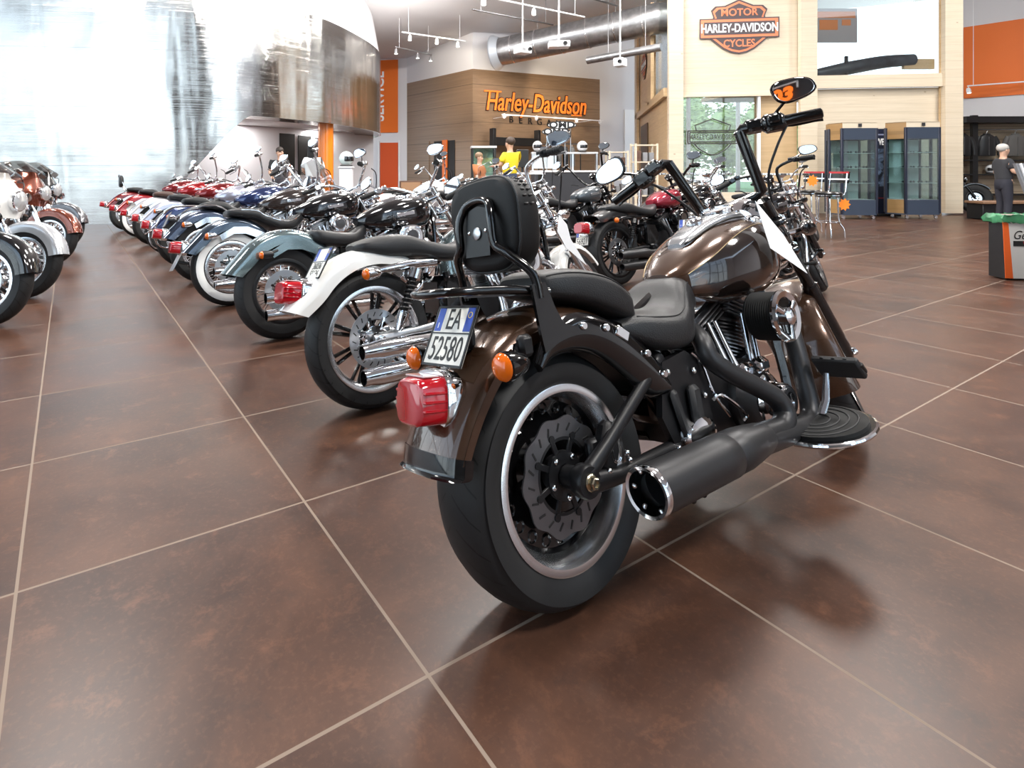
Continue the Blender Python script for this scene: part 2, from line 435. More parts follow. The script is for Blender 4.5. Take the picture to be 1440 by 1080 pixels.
def plate(rt, o, up, w=.18, h=.165, rows=('EA', '52580'), blue=True, big=True):
    """plate facing rearwards; up = vector along its height; right of the plate text is -y"""
    up = Vector(up).normalized(); X = Vector((0, -1, 0)); Z = X.cross(up)
    M = frame(o, X, Z)
    p = MB().box((0, 0, 0), (w, h, .004), .0015).xf(M).build('license_plate', WHITEPL, rt)
    b = MB()
    for a, c in (((0, h/2-.003), (w, .006)), ((0, -h/2+.003), (w, .006)), ((-w/2+.003, 0), (.006, h)), ((w/2-.003, 0), (.006, h))):
        b.box((a[0], a[1], .001), (c[0], c[1], .006))
    b.box((0, .006, .002), (w, .0035, .003))
    b.xf(M).build('plate_frame', SATINBK, p)
    if blue:
        b = MB()
        
        for x in (-w/2+.024, w/2-.024): MB().box((x, h*.27, .0022), (.030, h*.40, .001)).xf(M).build('plate_band', BLUEPL, p)
        MB().lathe([(.007, 0), (.0085, 0), (.0085, .001), (.007, .001)], o=(w/2-.024, h*.34, .0026), axis=(0, 0, 1), n=20, loop=True).xf(M).build('plate_emblem', mat('plate_yellow', (.8, .6, .05), .4), p)
        text_mb('I', .022, .0005).xf(M @ T(-w/2+.024, h*.16, .003)).build('plate_text', PAPER, p, smooth=False)
    if rows[0]: text_mb(rows[0], .082, .0006, width=.68).xf(M @ T(0, h*.255, .0028)).build('plate_text', INK, p, smooth=False)
    if rows[1]:
        for i, r in enumerate(rows[1:]):
            nn = len(rows)-1
            text_mb(r, .092/nn**.9, .0006, width=.62*(nn**.5)).xf(M @ T(0, -h*.235+(.04*(nn-1)/2-.04*i if nn > 1 else 0), .0028)).build('plate_text', INK, p, smooth=False)
    return p

def tail_light(rt, o, s=1., tilt=0., lx=1.):
    M = Matrix.Translation(o) @ Matrix.Rotation(tilt, 4, 'Y') @ Matrix.Scale(s, 4) @ Matrix.Diagonal((lx, 1, 1, 1))
    c = MB().loft([[Vector((x, .062*f*math.copysign(abs(math.cos(t))**.6, math.cos(t)), .056*f*math.copysign(abs(math.sin(t))**.6, math.sin(t)))) for t in [2*PI*j/24 for j in range(24)]] for x, f in ((.06, .8), (.045, 1.1), (.0, 1.16), (-.012, 1.1))]).xf(M).build('tail_light', CHROME, rt)
    b = MB().loft([[Vector((x, .060*f*math.copysign(abs(math.cos(t))**.5, math.cos(t)), .050*g*math.copysign(abs(math.sin(t))**.5, math.sin(t))-dz)) for t in [2*PI*j/24 for j in range(24)]] for x, f, g, dz in ((-.008, 1.04, 1.04, 0), (-.07, .98, 1., .002), (-.088, .93, .95, .004), (-.094, .82, .86, .004))])
    for zz in (-.018, .0, .018): b.box((-.046, 0, zz), (.085, .127, .006), .002)
    b.xf(M).build('lens', REDLENS, c)
    MB().box((-.045, 0, .0505), (.055, .08, .004), .0015).xf(M).build('number_plate_window', CLEARTOP, c)
    return c

def signal(rt, o, inner, d=-1, r=.034, m=None, S=None):
    """bullet indicator, lens facing along d*x"""
    o = Vector(o)
    b = MB().lathe([(0, .075), (.012, .072), (.024, .055), (r*.95, .02), (r, 0), (r*.9, -.004), (0, -.004)], o=o, axis=(-d, 0, 0), n=20)
    b.tube([o+Vector((-d*.03, 0, 0)), Vector(inner)], .010, n=8)
    c = b.build('turn_signal', m or GLOSSBK, rt, S)
    MB().lathe([(r*.9, 0), (r*.93, .006), (r*.75, .018), (r*.4, .025), (0, .026)], o=o, axis=(d, 0, 0), n=20).build('lens', AMBER, c)
    return c

def mirror(parent, base, c, w=.15, h=.10, yaw=0., tilt=0., m=None, side=-1):
    """stem from base to c; glass looks towards -x"""
    c = Vector(c); base = Vector(base)
    rot = (Matrix.Rotation(yaw, 4, 'Z') @ Matrix.Rotation(tilt, 4, 'Y')).to_3x3()
    def ring(x, f):
        out = []
        for j in range(28):
            t = 2*PI*j/28; cy, sz = math.cos(t), math.sin(t)
            y = w/2*f*math.copysign(abs(cy)**.75, cy); z = h/2*f*math.copysign(abs(sz)**.75, sz)*(1-.18*side*y/(w/2))+.12*side*y*-1
            out.append(c+rot @ Vector((x, y, z)))
        return out
    b = MB().loft([ring(x, f) for x, f in ((-.006, .97), (-.008, 1.0), (.0, 1.04), (.012, .96), (.022, .7), (.026, .3))])
    b.tube([base, base+(c-base)*.5+Vector((.01, 0, .0)), c+rot @ Vector((.018, 0, 0))], .006, n=8, k=3)
    o = b.build('mirror', m or CHROME, parent)
    g = MB().loft([ring(-.0085, .93), ring(-.0095, .90)]).build('mirror_glass', MIRRORG, parent, smooth=False)
    return o

def handlebar(rt, S, half, r=.0127, m=None, grip=.13, mir=None, mirm=None, q=1., gm=None, mw=.15, mh=.1, levers=True, bend=None, tilt=0., myaw=0., hs=1.):
    """half: right half path, centre -> grip end"""
    m = m or CHROME
    pts = [Vector(p) for p in half]; left = [Vector((p.x, -p.y, p.z)) for p in pts[::-1]]
    full = left+(pts[1:] if abs(pts[0].y) < 1e-6 else pts)
    b = MB().tube(full, r, n=12 if q > .5 else 8, k=bend or 0)
    bar = b.build('handlebar', m, rt, S)
    e, p = pts[-1], pts[-2]; d = (e-p).normalized()
    for sg in (-1, 1):
        f = lambda v: Vector((v.x, v.y*(-sg), v.z))
        g0 = e-d*grip
        gb = MB().tube([f(g0), f(e-d*.012), f(e+d*.004)], [.0195, .0195, .017], n=14)
        for i in range(5): gb.lathe([(.017, -.003), (.0213, -.002), (.0213, .002), (.017, .003)], o=f(g0+d*(.02+.022*i)), axis=f(d)-f(Vector((0, 0, 0))), n=14, loop=True)
        gb.build('grip', gm or RUBBER, bar)
        hpos = e-d*(grip+.035)
        hb = MB()
        Mx = frame(f(hpos), f(d), (0, 0, 1)) @ Matrix.Scale(hs, 4)
        hb.box((0, 0, 0), (.06, .048, .05), .010).box((-.05, .012, .004), (.05, .055, .036), .008).box((.0, -.03, .004), (.03, .02, .022), .004)
        hb.xf(Mx).build('switch_housing', GLOSSBK if m is GLOSSBK else (SATINBK if q > .8 else m), bar)
        if levers:
            fw = Vector((.055, 0, -.012))
            MB().tube([f(hpos)+Vector((.035, 0, 0)), f(e-d*grip*.8)+fw, f(e-d*.03)+fw*1.05, f(e)+fw*1.1], [.010, .0085, .007, .009], n=8, k=4, flat=.7).build('lever', ALU if m is not GLOSSBK else GLOSSBK, bar)
        if mir is not None:
            c = f(Vector(mir)); mirror(bar, f(hpos)+Vector((0, 0, .02)), c, mw, mh, yaw=-sg*.12+myaw, tilt=tilt, m=mirm or m, side=sg)
    return bar

def front_end(rt, S, xa, za, R, w, rr, style, q, legm, upm, fend, fendm, lampm, lamp='round', L=.74, gap=.105, white=False, tm=None, rimmat=None, ds=-1, fa=(30, 150), fsk=.05, fw=None):
    wheel(rt, 'front_wheel', R, w, rr, style, S @ T(xa, 0, za), q, ds=ds, white=white, tm=tm, rimmat=rimmat, dr=.145)
    b = MB()
    A = Vector((xa, 0, za)); top = A+AX*L
    for h in (.56, .70):
        c = A+AX*h
        Mx = frame(c, (AX.z, 0, -AX.x), AX); b2 = MB().box((-.012, 0, 0), (.075, gap*2+.07, .035), .012).xf(Mx); b.merge(b2)
    b.tube([A+AX*.52+Vector((-.035, 0, 0)), A+AX*.72+Vector((-.035, 0, 0))], .032, n=14)
    fk = b.build('front_fork', upm, rt, S)
    for sg in (-1, 1):
        o = Vector((0, sg*gap, 0))
        MB().tube([A+o-AX*.035, A+o-AX*.02, A+o+AX*.02, A+o+AX*.36], [.014, .026, .033, .030], n=14).build('fork_leg', legm, fk)
        MB().tube([A+o+AX*.34, A+o+AX*.365, A+o+AX*.37, A+o+AX*L], [.032, .032, .024, .024], n=12).build('fork_tube', upm, fk)
        MB().lathe([(0, 0), (.016, 0), (.018, .008), (.012, .018), (0, .018)], o=A+Vector((0, sg*(gap+.028), 0)), axis=(0, sg, 0), n=12).build('axle_nut', CHROME, fk)
    if fend:
        fender_mb(xa, za, R+.028, fa[0], fa[1], fw or w/2+.022, fsk, n=max(16, int(36*q))).build('front_fender', fendm, rt, S)
    c = A+AX*.60+Vector((.11, 0, .0))
    if lamp:
        rad = .088 if lamp == 'round' else .10
        h = MB().lathe([(0, -.13), (rad*.45, -.12), (rad*.8, -.08), (rad, -.02), (rad*1.04, .02), (rad*1.04, .035), (rad*.95, .04), (0, .04)], o=c, axis=(1, 0, .0), n=max(20, int(32*q))).build('headlight', lampm, rt, S)
        MB().lathe([(rad*.95, .036), (rad*.8, .05), (rad*.4, .06), (0, .062)], o=c, axis=(1, 0, 0), n=max(20, int(32*q))).build('lens', mat('lamp_glass', (.75, .78, .8), .06, .6, 1.), h)
    return fk

def bike_matrix(X, Y, heading, lean):
    th, ph = R_(heading), R_(lean)
    h = Vector((math.sin(th), math.cos(th), 0)); l0 = Vector((-math.cos(th), math.sin(th), 0))
    l = l0*math.cos(ph)+Vector((0, 0, -math.sin(ph))); u = l0*math.sin(ph)+Vector((0, 0, math.cos(ph)))
    M = Matrix.Identity(4)
    for i in range(3): M[i][0] = h[i]; M[i][1] = l[i]; M[i][2] = u[i]
    M[0][3], M[1][3] = X, Y
    return M

def side_stand(rt, x=.75, drop=.0):
    MB().tube([(x, .13, .24), (x+.04, .20, .12), (x+.05, .262, .052)], [.014, .012, .011], n=8).box((x+.055, .275, .046), (.07, .05, .010), .003, rot=Matrix.Rotation(-R_(12), 3, 'X')).build('side_stand', SATINBK, rt)

def price_sheet(M, pts, label):
    """thin sheet of paper hung from a fork, with a fold"""
    v = [Vector(p) for p in pts]; n = (v[1]-v[0]).cross(v[2]-v[0]).normalized()*.0008
    fan = MB(); k = len(v)
    fan.add([p+n for p in v]+[p-n for p in v], [tuple(range(k)), tuple(range(2*k-1, k-1, -1))]+[(i, (i+1) % k, (i+1) % k+k, i+k) for i in range(k)])
    o = fan.xf(M).build('price_sheet', PAPER, None)
    return tag(o, label, 'paper sheet')

# ------------------------------------------------------------------ the big brown cruiser in front
SHEET = [(1.08, -.178, 1.02), (1.20, -.195, .88), (1.285, -.21, .725), (1.06, -.205, .84)]
def hero():
    M = bike_matrix(.354, 1.55, 56, 12)
    rt = root('motorcycle', 'dark brown cruiser with tall black handlebars and passenger backrest, nearest in the front row', 'motorcycle', M)
    XA = 1.70; S = steer_matrix(XA, .488)
    # rear wheel
    wheel(rt, 'rear_wheel', .326, .205, .228, 'dish', T(0, 0, .326), 1.3, dr=.146, dy=.075, hubmat=SATINBK)
    b = MB().lathe([(0, -.02), (.028, -.02), (.03, -.005), (.03, .03), (0, .03)], o=(0, -.118, .326), n=24)
    b.tube([(0, -.150, .335), (.10, -.150, .39), (.32, -.140, .515), (.42, -.12, .56)], [.026, .0195, .0195, .024], n=14, flat=.8)
    b.tube([(0, -.150, .320), (.12, -.148, .305), (.42, -.13, .30)], [.030, .022, .026], n=14, flat=.8)
    b.lathe([(0, 0), (.040, 0), (.042, .006), (.042, .03), (.038, .036), (0, .036)], o=(0, -.132, .327), axis=(0, -1, 0), n=28)
    b.tube([(0, .15, .33), (.32, .14, .515)], .02).tube([(0, .15, .32), (.42, .13, .30)], .022)
    sw = b.build('swing_arm', SATINBK, rt)
    b = MB().lathe([(0, 0), (.020, 0), (.021, .003), (.018, .006), (0, .006)], o=(0, -.168, .327), axis=(0, -1, 0), n=24)
    b.lathe([(0, 0), (.016, 0), (.016, .011), (.013, .014), (.008, .014), (.008, .010), (0, .010)], o=(0, -.174, .327), axis=(0, -1, 0), n=6)
    b.build('axle_nut', GOLDNUT, sw)
    b = MB().box((.125, -.125, .375), (.075, .055, .13), .018, rot=Matrix.Rotation(R_(28), 3, 'Y')).box((.115, -.108, .36), (.10, .03, .09), .01)
    cal = b.build('brake_caliper', SATINBK, rt)
    b = MB()
    for r0, r1 in ((.010, .013), (.016, .018)):
        pts = []
        for j in range(20):
            t = 2*PI*j/20; pts.append((.128+r1*math.cos(t), -.154, .378+r1*math.sin(t)+(.022 if math.sin(t) > 0 else -.022)))
        b.tube(pts, .0012, n=6, closed=True)
    b.build('caliper_badge', CHROME, cal)
    for px, pz in ((.085, .33), (.165, .355), (.172, .335)):
        MB().ell((px, -.158, pz), (.008, .008, .008), 12, 8).build('bolt', CHROME, cal)
    # rear fender
    FC = (.03, .352)
    fd = fender_mb(FC[0], FC[1], .402, 28, 165.5, .124, .075, n=64, flare=.018, skirt2=.042).build('rear_fender', BROWN, rt)
    tr = fender_mb(FC[0], FC[1], .4195, 163.5, 170.2, .127, .050, n=10, flare=.012, crown=.018).build('fender_trim', GLOSSBK, fd)
    # inner guard (black)
    fender_mb(FC[0]-.02, FC[1]-.01, .365, 20, 120, .118, .02, n=30, crown=.006).build('inner_guard', SATINBK, fd)
    # strut cover, both sides
    up = [(-.105, .640), (-.060, .700), (0, .730), (.07, .742), (.14, .728), (.21, .700), (.28, .660), (.345, .610), (.40, .545), (.40, .47), (.33, .44), (.27, .50), (.20, .575), (.12, .622), (.04, .640), (-.04, .638), (-.085, .615)]
    for sg in (-1, 1):
        tp = cat([Vector((x, 0, z)) for x, z in ((-.105, .640), (-.060, .700), (0, .730), (.07, .742), (.14, .728), (.21, .700), (.28, .660), (.345, .610), (.405, .545), (.42, .50))], 4)
        bt_ = cat([Vector((x, 0, z)) for x, z in ((-.09, .612), (-.045, .636), (.02, .642), (.075, .634), (.125, .618), (.18, .585), (.235, .54), (.29, .49), (.345, .455), (.40, .455))], 4)
        rings = []
        for a, c in zip(tp, bt_):
            ring = []
            for k in range(11):
                t = k/10; p = a.lerp(c, t); ring.append(Vector((p.x, sg*(.134+.022*math.sin(PI*t)**.55), p.z)))
            ring += [Vector((c.x, sg*.130, c.z)), Vector((a.x, sg*.130, a.z))]; rings.append(ring)
        st = MB().loft(rings).build('fender_strut', GLOSSBK, rt)
        for x, z in ((.075, .706), (.165, .688), (.325, .590), (.385, .520)):
            MB().lathe([(0, 0), (.012, 0), (.012, .005), (.009, .009), (0, .009)], o=(x, sg*.154, z), axis=(0, sg, 0), n=14).build('bolt', CHROME, st)
        MB().box((.232, sg*.155, .662), (.055, .006, .030), .003, rot=Matrix.Rotation(R_(32), 3, 'Y')).build('chrome_clip', CHROME, st)
        # backrest side plate
        MB().xzprism([(-.100, .835), (-.050, .838), (-.028, .77), (-.005, .725), (.05, .705), (-.06, .672), (-.085, .66), (-.092, .72)], sg*.154, sg*.164).build('side_plate', GLOSSBK, rt)
        # indicators
        s_ = signal(rt, (-.255, sg*.198, .660), (-.165, sg*.145, .690), r=.036)
        MB().box((-.150, sg*.160, .690), (.045, .03, .055), .010).build('signal_bracket', SATINBK, s_)
    # backrest
    pts = [(-.075, -.159, .80), (-.085, -.157, .865), (-.125, -.112, .925), (-.135, -.078, .955), (-.133, -.074, 1.02), (-.118, -.055, 1.07), (-.112, 0, 1.085)]
    pts = pts+[(x, -y, z) for x, y, z in pts[-2::-1]]
    sb = MB().tube(pts, .0125, n=12, k=5).build('sissy_bar', GLOSSBK, rt)
    pl = [(-.055, .0), (.055, .0), (.052, .10), (.04, .135), (0, .145), (-.04, .135), (-.052, .10)]
    Mb = frame((-.132, 0, .925), (0, -1, 0), (-1, 0, .14))
    MB().prism(pl, lambda u, v, w: (u, v, .004*w)).xf(Mb).build('mounting_plate', SATINBK, sb)
    MB().lathe([(0, 0), (.017, 0), (.018, .004), (.014, .006), (0, .007)], o=(0, .065, .004), axis=(0, 0, 1), n=24).xf(Mb).build('medallion', STEEL, sb)
    for u in (-.038, .038): MB().ell((u, .07, .005), (.006, .006, .004), 10, 6).xf(Mb).build('bolt', CHROME, sb)
    prof = []
    for j in range(40):
        t = 2*PI*j/40; c, s_ = math.cos(t), math.sin(t)
        y = .150*math.copysign(abs(c)**.62, c); z = .135*math.copysign(abs(s_)**.62, s_)
        y *= 1.0+.10*(z/.135)-.05*max(0, z/.135)**2
        prof.append((y, z))
    b = MB()
    b.loft([[(-.055+x, y*f, 1.008+z*f+x*-.10) for y, z in prof] for x, f in ((-.054, .82), (-.052, .93), (-.044, .985), (-.03, 1.0), (.0, 1.0), (.03, .97), (.048, .88), (.056, .70))])
    bk = b.build('backrest_pad', VINYL, rt)
    pts = [(-.055-.040, y*.995, 1.008+z*.995+.004) for y, z in prof]
    MB().tube(pts, .0045, n=8, closed=True).build('piping', LEATHER, bk)
    b = MB()
    for j in range(1, 19):
        t = PI*j/19.; c, s_ = math.cos(t), math.sin(t)
        y = .150*math.copysign(abs(c)**.62, c); z = .135*abs(s_)**.62; y *= 1.0+.10*(z/.135)-.05*max(0, z/.135)**2
        for dx in (-.012, .010): b.box((-.055+dx, y*1.0, 1.008+z*1.0), (.014, .009, .006), .002)
    b.build('woven_band', LEATHER2, bk)
    # rack behind the seat
    b = MB().tube([(-.03, .13, .815), (-.16, .125, .832), (-.30, .085, .842), (-.335, .0, .842), (-.30, -.085, .842), (-.16, -.125, .832), (-.03, -.150, .810)], .012, n=10, k=5)
    for y in (-.05, 0, .05): b.tube([(-.325, y, .842), (-.05, y, .818)], .0065, n=8)
    b.xyprism([(-.13, -.10), (-.02, -.13), (-.02, .13), (-.13, .10)], .812, .820)
    b.build('luggage_rack', GLOSSBK, rt)
    # seats
    s1 = [(.0, .085, .850, .800), (.02, .105, .862, .788), (.08, .128, .868, .772), (.16, .138, .860, .748), (.23, .142, .842, .718), (.29, .140, .812, .692), (.335, .130, .775, .680), (.350, .105, .745, .685)]
    ps = loft_body(s1, 32, 5, .5).build('passenger_seat', LEATHER, rt)
    s2 = [(.27, .13, .695, .645), (.33, .155, .712, .612), (.42, .170, .703, .577), (.51, .172, .698, .565), (.57, .160, .722, .568), (.62, .135, .765, .582), (.67, .108, .786, .615), (.72, .088, .780, .655), (.77, .062, .758, .69), (.785, .045, .735, .70)]
    rs = loft_body(s2, 40, 6, .62, .5).build('rider_seat', LEATHER, rt)
    for secs, par, ang, pe in ((s1, ps, 30, .5), (s2, rs, 34, .62)):
        c, q = math.cos(R_(ang))**pe, math.sin(R_(ang))**pe
        for sg in ((-1, 1) if par is ps else (-1,)):
            pts = [(s[0], sg*(s[1]*c+.0005), (s[3]+(s[2]-s[3])*.45)+(s[2]-s[3])*.55*q+.0008) for s in secs[1:-1]]
            MB().tube(pts, .0022, n=6, k=5).build('seam', MATTBK, par)
    # plate, light
    plate(rt, (-.262, 0, .728), (.087, 0, .150), rows=('EA', '52580'))
    MB().box((-.225, 0, .735), (.03, .10, .09), .01).box((-.22, 0, .69), (.11, .05, .02), .006).build('plate_bracket', SATINBK, rt)
    tail_light(rt, (-.335, 0, .585), 1.12, tilt=R_(8), lx=.72)
    # tank
    bt = [(.66, .05, .795, .735), (.70, .095, .825, .695), (.80, .148, .885, .664), (.92, .178, .935, .655), (1.05, .186, .962, .655), (1.18, .165, .970, .665), (1.29, .118, .955, .690), (1.345, .06, .93, .76)]
    tk = loft_body(bt, 40, 6, .72, .85).build('fuel_tank', BROWN, rt)
    for sg in (-1, 1):      # dark lower panel and pinstripe
        rings = []; line = []
        S_ = cat([Vector((s[0], s[1], s[2])) for s in bt[1:]], 6); B_ = cat([Vector((s[0], s[3], 0)) for s in bt[1:]], 6)
        for i, (a, c) in enumerate(zip(S_, B_)):
            x, hw, zt = a; zb = c.y; zc = zb+(zt-zb)*.45; u = i/(len(S_)-1); ring = []
            hi = math.radians(20+38*math.sin(PI*min(1, u*1.05))**.8*(.3+.7*u)); lo = math.radians(-40)
            for j in range(11):
                t = lo+(hi-lo)*j/10; cc, ss = math.cos(t), math.sin(t); q = .72 if ss >= 0 else .85
                ring.append(Vector((x, sg*(hw*abs(cc)**q+.0012), zc+((zt-zc) if ss >= 0 else (zc-zb))*math.copysign(abs(ss)**q, ss)+.0006)))
            rings.append(ring); line.append(ring[-1]+Vector((0, sg*.0005, .001)))
        MB().loft(rings, cap=False, closed=False).build('side_panel', BROWNDK, tk)
        MB().tube(line, .0016, n=6).build('pinstripe', mat('gold_line', (.45, .33, .18), .3, .6), tk)
    # console with dial
    b = loft_body([(.79, .030, .895, .86), (.83, .048, .922, .87), (.95, .060, .968, .90), (1.06, .075, .995, .93), (1.15, .078, .998, .93), (1.21, .06, .985, .93), (1.24, .03, .965, .93)], 28, 5, .5)
    con = b.build('console', SILVERP, rt)
    for sg in (-1, 1): MB().tube([(.80, sg*.036, .890), (.83, sg*.050, .905), (.95, sg*.062, .945), (1.06, sg*.078, .968), (1.16, sg*.081, .972)], .0042, n=8, k=4).build('console_trim', SATINBK, con)
    Md = frame((1.115, 0, .995), (0, -1, 0), (-.22, 0, 1))
    d = MB().lathe([(0, -.03), (.060, -.03), (.062, .012), (.066, .014), (.066, .020), (.055, .022), (.053, .014), (0, .014)], axis=(0, 0, 1), n=40).xf(Md).build('speedometer', CHROME, con)
    MB().lathe([(0, .015), (.053, .015), (.053, .016), (0, .016)], axis=(0, 0, 1), n=40).xf(Md).build('dial', mat('dial_grey', (.16, .16, .165), .25, 0, .6), con)
    b = MB()
    for j in range(17):
        a = R_(-130+260*j/16+90); b.box((.043*math.cos(a), .043*math.sin(a), .0165), (.009, .0015, .001), rot=Matrix.Rotation(a, 3, 'Z'))
    b.box((0, -.01, .0168), (.03, .012, .001)); b.box((-.012, .012, .0172), (.05, .0016, .001), rot=Matrix.Rotation(2.2, 3, 'Z'))
    b.xf(Md).build('dial_marks', PAPER, con)
    Mi = frame((.945, 0, .968), (0, -1, 0), (-.38, 0, 1))
    MB().lathe([(0, -.01), (.030, -.01), (.032, .006), (.026, .014), (.012, .018), (0, .018)], axis=(0, 0, 1), n=24).box((0, 0, .02), (.03, .008, .014), .003).xf(Mi).build('ignition_switch', CHROME, con)
    for sg in (-1, 1):
        MB().lathe([(0, -.02), (.034, -.02), (.036, .006), (.034, .014), (.020, .020), (0, .022)], o=(1.20, sg*.100, .948), axis=(.05, sg*.45, 1), n=24).build('fuel_cap', CHROME, tk)
        MB().lathe([(0, 0), (.022, 0), (.023, .004), (.015, .007), (0, .008)], o=(1.285, sg*.095, .82), axis=(.30, sg*1, .1), n=20).build('tank_badge', mat('badge_brass', (.45, .40, .30), .25, 1), tk)
    # engine
    engine(rt, .875, .345, 1.2, k=.82, tc=.09, ax=.085, airbox='filter', fin=mat('fin_metal', (.22, .22, .23), .28, 1))
    # side covers
    b = MB().xzprism([(.40, .55), (.52, .565), (.575, .53), (.60, .40), (.60, .33), (.50, .28), (.40, .30), (.355, .40)], -.125, -.146)
    sc = b.build('side_cover', SATINBK, rt)
    MB().box((.505, -.160, .385), (.050, .030, .16), .012).box((.43, -.156, .385), (.035, .02, .17), .01, rot=Matrix.Rotation(R_(-14), 3, 'Y')).build('passenger_peg', MATTBK, sc)
    b = MB()
    for x, z in ((.41, .52), (.54, .50), (.40, .305), (.47, .300), (.50, .295), (.575, .42)): MB().ell((x, -.152, z), (.010, .008, .010), 12, 8).build('bolt', CHROME, sc)
    MB().tube([(.545, -.15, .555), (.585, -.155, .515), (.61, -.16, .42), (.66, -.17, .34)], .005, n=8, k=4).build('trim_line', CHROME, sc)
    MB().tube([(.60, -.16, .40), (.62, -.175, .415), (.70, -.18, .36), (.735, -.18, .325), (.72, -.175, .31)], .006, n=8, k=3).build('brake_line', CHROME, rt)
    # exhaust
    MB().tube([(.66, -.10, .60), (.61, -.155, .575), (.60, -.175, .53), (.66, -.195, .475), (.76, -.215, .415), (.83, -.235, .365), (.845, -.245, .315), (.795, -.25, .285), (.70, -.255, .290), (.60, -.262, .298)], [.030, .031, .031, .031, .031, .032, .033, .034, .036, .042], n=18, k=5).build('exhaust_pipe', PIPEBK, rt)
    MB().tube([(1.13, -.10, .60), (1.135, -.165, .57), (1.105, -.195, .50), (1.06, -.222, .38), (1.03, -.238, .295), (.985, -.246, .258), (.90, -.252, .255), (.76, -.258, .268), (.62, -.265, .285)], [.030, .031, .031, .031, .032, .033, .034, .036, .04], n=18, k=5).build('exhaust_pipe', PIPEBK, rt)
    mo, mx_ = Vector((.085, -.272, .303)), Vector((1, .012, -.02)).normalized()
    b = MB().lathe([(0, .14), (.048, .14), (.052, .0), (.0605, .0), (.0605, .30), (.0605, .355), (.057, .36), (.057, .365), (.0585, .368), (.0585, .43), (.054, .48), (.046, .55), (.038, .58), (0, .58)], o=mo, axis=mx_, n=40)
    mf = b.build('muffler', PIPEBK, rt)
    MB().lathe([(.050, .06), (.046, .014), (.052, -.006), (.060, -.008), (.0625, -.002), (.0625, .010), (.0605, .012), (.052, .06)], o=mo, axis=mx_, n=40, loop=True).build('muffler_tip', CHROME, mf)
    MB().lathe([(0, .12), (.0475, .12), (.0475, .135), (0, .135)], o=mo, axis=mx_, n=32).build('baffle', INK, mf)
    b = MB()
    U = mx_.orthogonal().normalized(); W = mx_.cross(U)
    for j in range(6):
        a = 2*PI*j/6+.3; p = mo+mx_*.012+(U*math.cos(a)+W*math.sin(a))*.0455; b.ell(p, (.006, .006, .006), 10, 6)
    b.build('tip_bolts', CHROME, mf)
    b = MB().box((.30, -.255, .235), (.13, .02, .03), .008); b.ell((.27, -.262, .228), (.009, .008, .009)); b.ell((.32, -.262, .228), (.009, .008, .009)); b.build('muffler_bracket', SATINBK, mf)
    # footboards
    for sg in (-1, 1):
        out = []
        for j in range(15):
            t = PI*j/14; out.append((.96-.155*math.cos(t), sg*(.275+.165*math.sin(t)**.8)))
        out += [(1.10, sg*.25), (.82, sg*.25)]
        rot = Matrix.Translation((.95, 0, .262)) @ Matrix.Rotation(R_(-7), 4, 'Y') @ Matrix.Translation((-.95, 0, 0))
        fb = MB().xyprism(out, -.016, .0).xf(rot).build('footboard', GLOSSBK, rt)
        MB().xyprism([(.955+(x-.955)*.88, y*.97) for x, y in out], .0, .012).xf(rot).build('rubber_mat', RUBBER, fb)
        b = MB()
        for k2 in range(4):
            f = .30+.17*k2
            b.tube([(.96-.155*f*math.cos(PI*j/14), sg*(.275+.15*f*math.sin(PI*j/14)**.8), .0125) for j in range(15)], .003, n=6)
        b.xf(rot).build('mat_ribs', MATTBK, fb)
        b = MB().tube([(.96-.155*math.cos(PI*j/14), sg*(.275+.165*math.sin(PI*j/14)**.8), -.008) for j in range(15)], .008, n=8).xf(rot).build('board_edge', CHROME if sg < 0 else GLOSSBK, fb)
        MB().tube([(.90, sg*.12, .23), (.92, sg*.28, .25)], .014, n=8).tube([(1.02, sg*.12, .25), (1.02, sg*.28, .262)], .014, n=8).build('board_bracket', SATINBK, fb)
    pd = MB().box((1.075, -.335, .425), (.085, .140, .024), .006, rot=Matrix.Rotation(R_(52), 3, 'Y')).build('brake_pedal', MATTBK, rt)
    b = MB()
    for y in (-.37, -.335, -.30): b.box((1.066, y, .433), (.07, .012, .006), .002, rot=Matrix.Rotation(R_(52), 3, 'Y'))
    b.tube([(1.10, -.40, .41), (1.065, -.405, .44)], .008, n=6)
    b.build('pedal_ribs', INK, pd)
    MB().tube([(1.08, -.29, .40), (1.045, -.285, .32), (1.00, -.275, .265)], [.010, .013, .014], n=10, flat=.6).build('pedal_arm', CHROME, pd)
    # front
    front_end(rt, S, XA, .318, .318, .145, .225, 'dish', 1., GLOSSBK, GLOSSBK, True, BROWN, CHROME, lamp='big', L=.80, gap=.115, fa=(20, 196), fsk=.085, rimmat=ALU, fw=.112)
    nb = loft_body([(1.25, .06, 1.00, .80), (1.30, .105, 1.045, .77), (1.38, .138, 1.06, .74), (1.46, .148, 1.05, .735), (1.53, .14, 1.03, .75), (1.57, .11, 1.0, .78)], 32, 5, .75)
    nac = nb.build('headlight_nacelle', CHROME, rt, S)
    bars = [(1.340, 0, 1.030), (1.346, -.090, 1.035), (1.347, -.125, 1.050), (1.246, -.155, 1.300), (1.247, -.166, 1.306), (1.275, -.447, 1.242)]
    handlebar(rt, S, bars, .0225, GLOSSBK, .135, mir=(1.22, -.40, 1.365), mirm=GLOSSBK, mw=.150, mh=.098, tilt=R_(4), q=1, myaw=0, hs=1.45)
    MB().tube([(1.27, -.32, 1.25), (1.25, -.25, 1.18), (1.27, -.17, 1.08), (1.34, -.13, .95), (1.40, -.11, .85)], .005, n=8, k=5).build('brake_hose', SATINBK, rt, S)
    MB().tube([(1.27, .30, 1.26), (1.36, .27, 1.26), (1.42, .20, 1.15), (1.40, .12, .98)], .006, n=8, k=5).build('clutch_cable', SATINBK, rt, S)
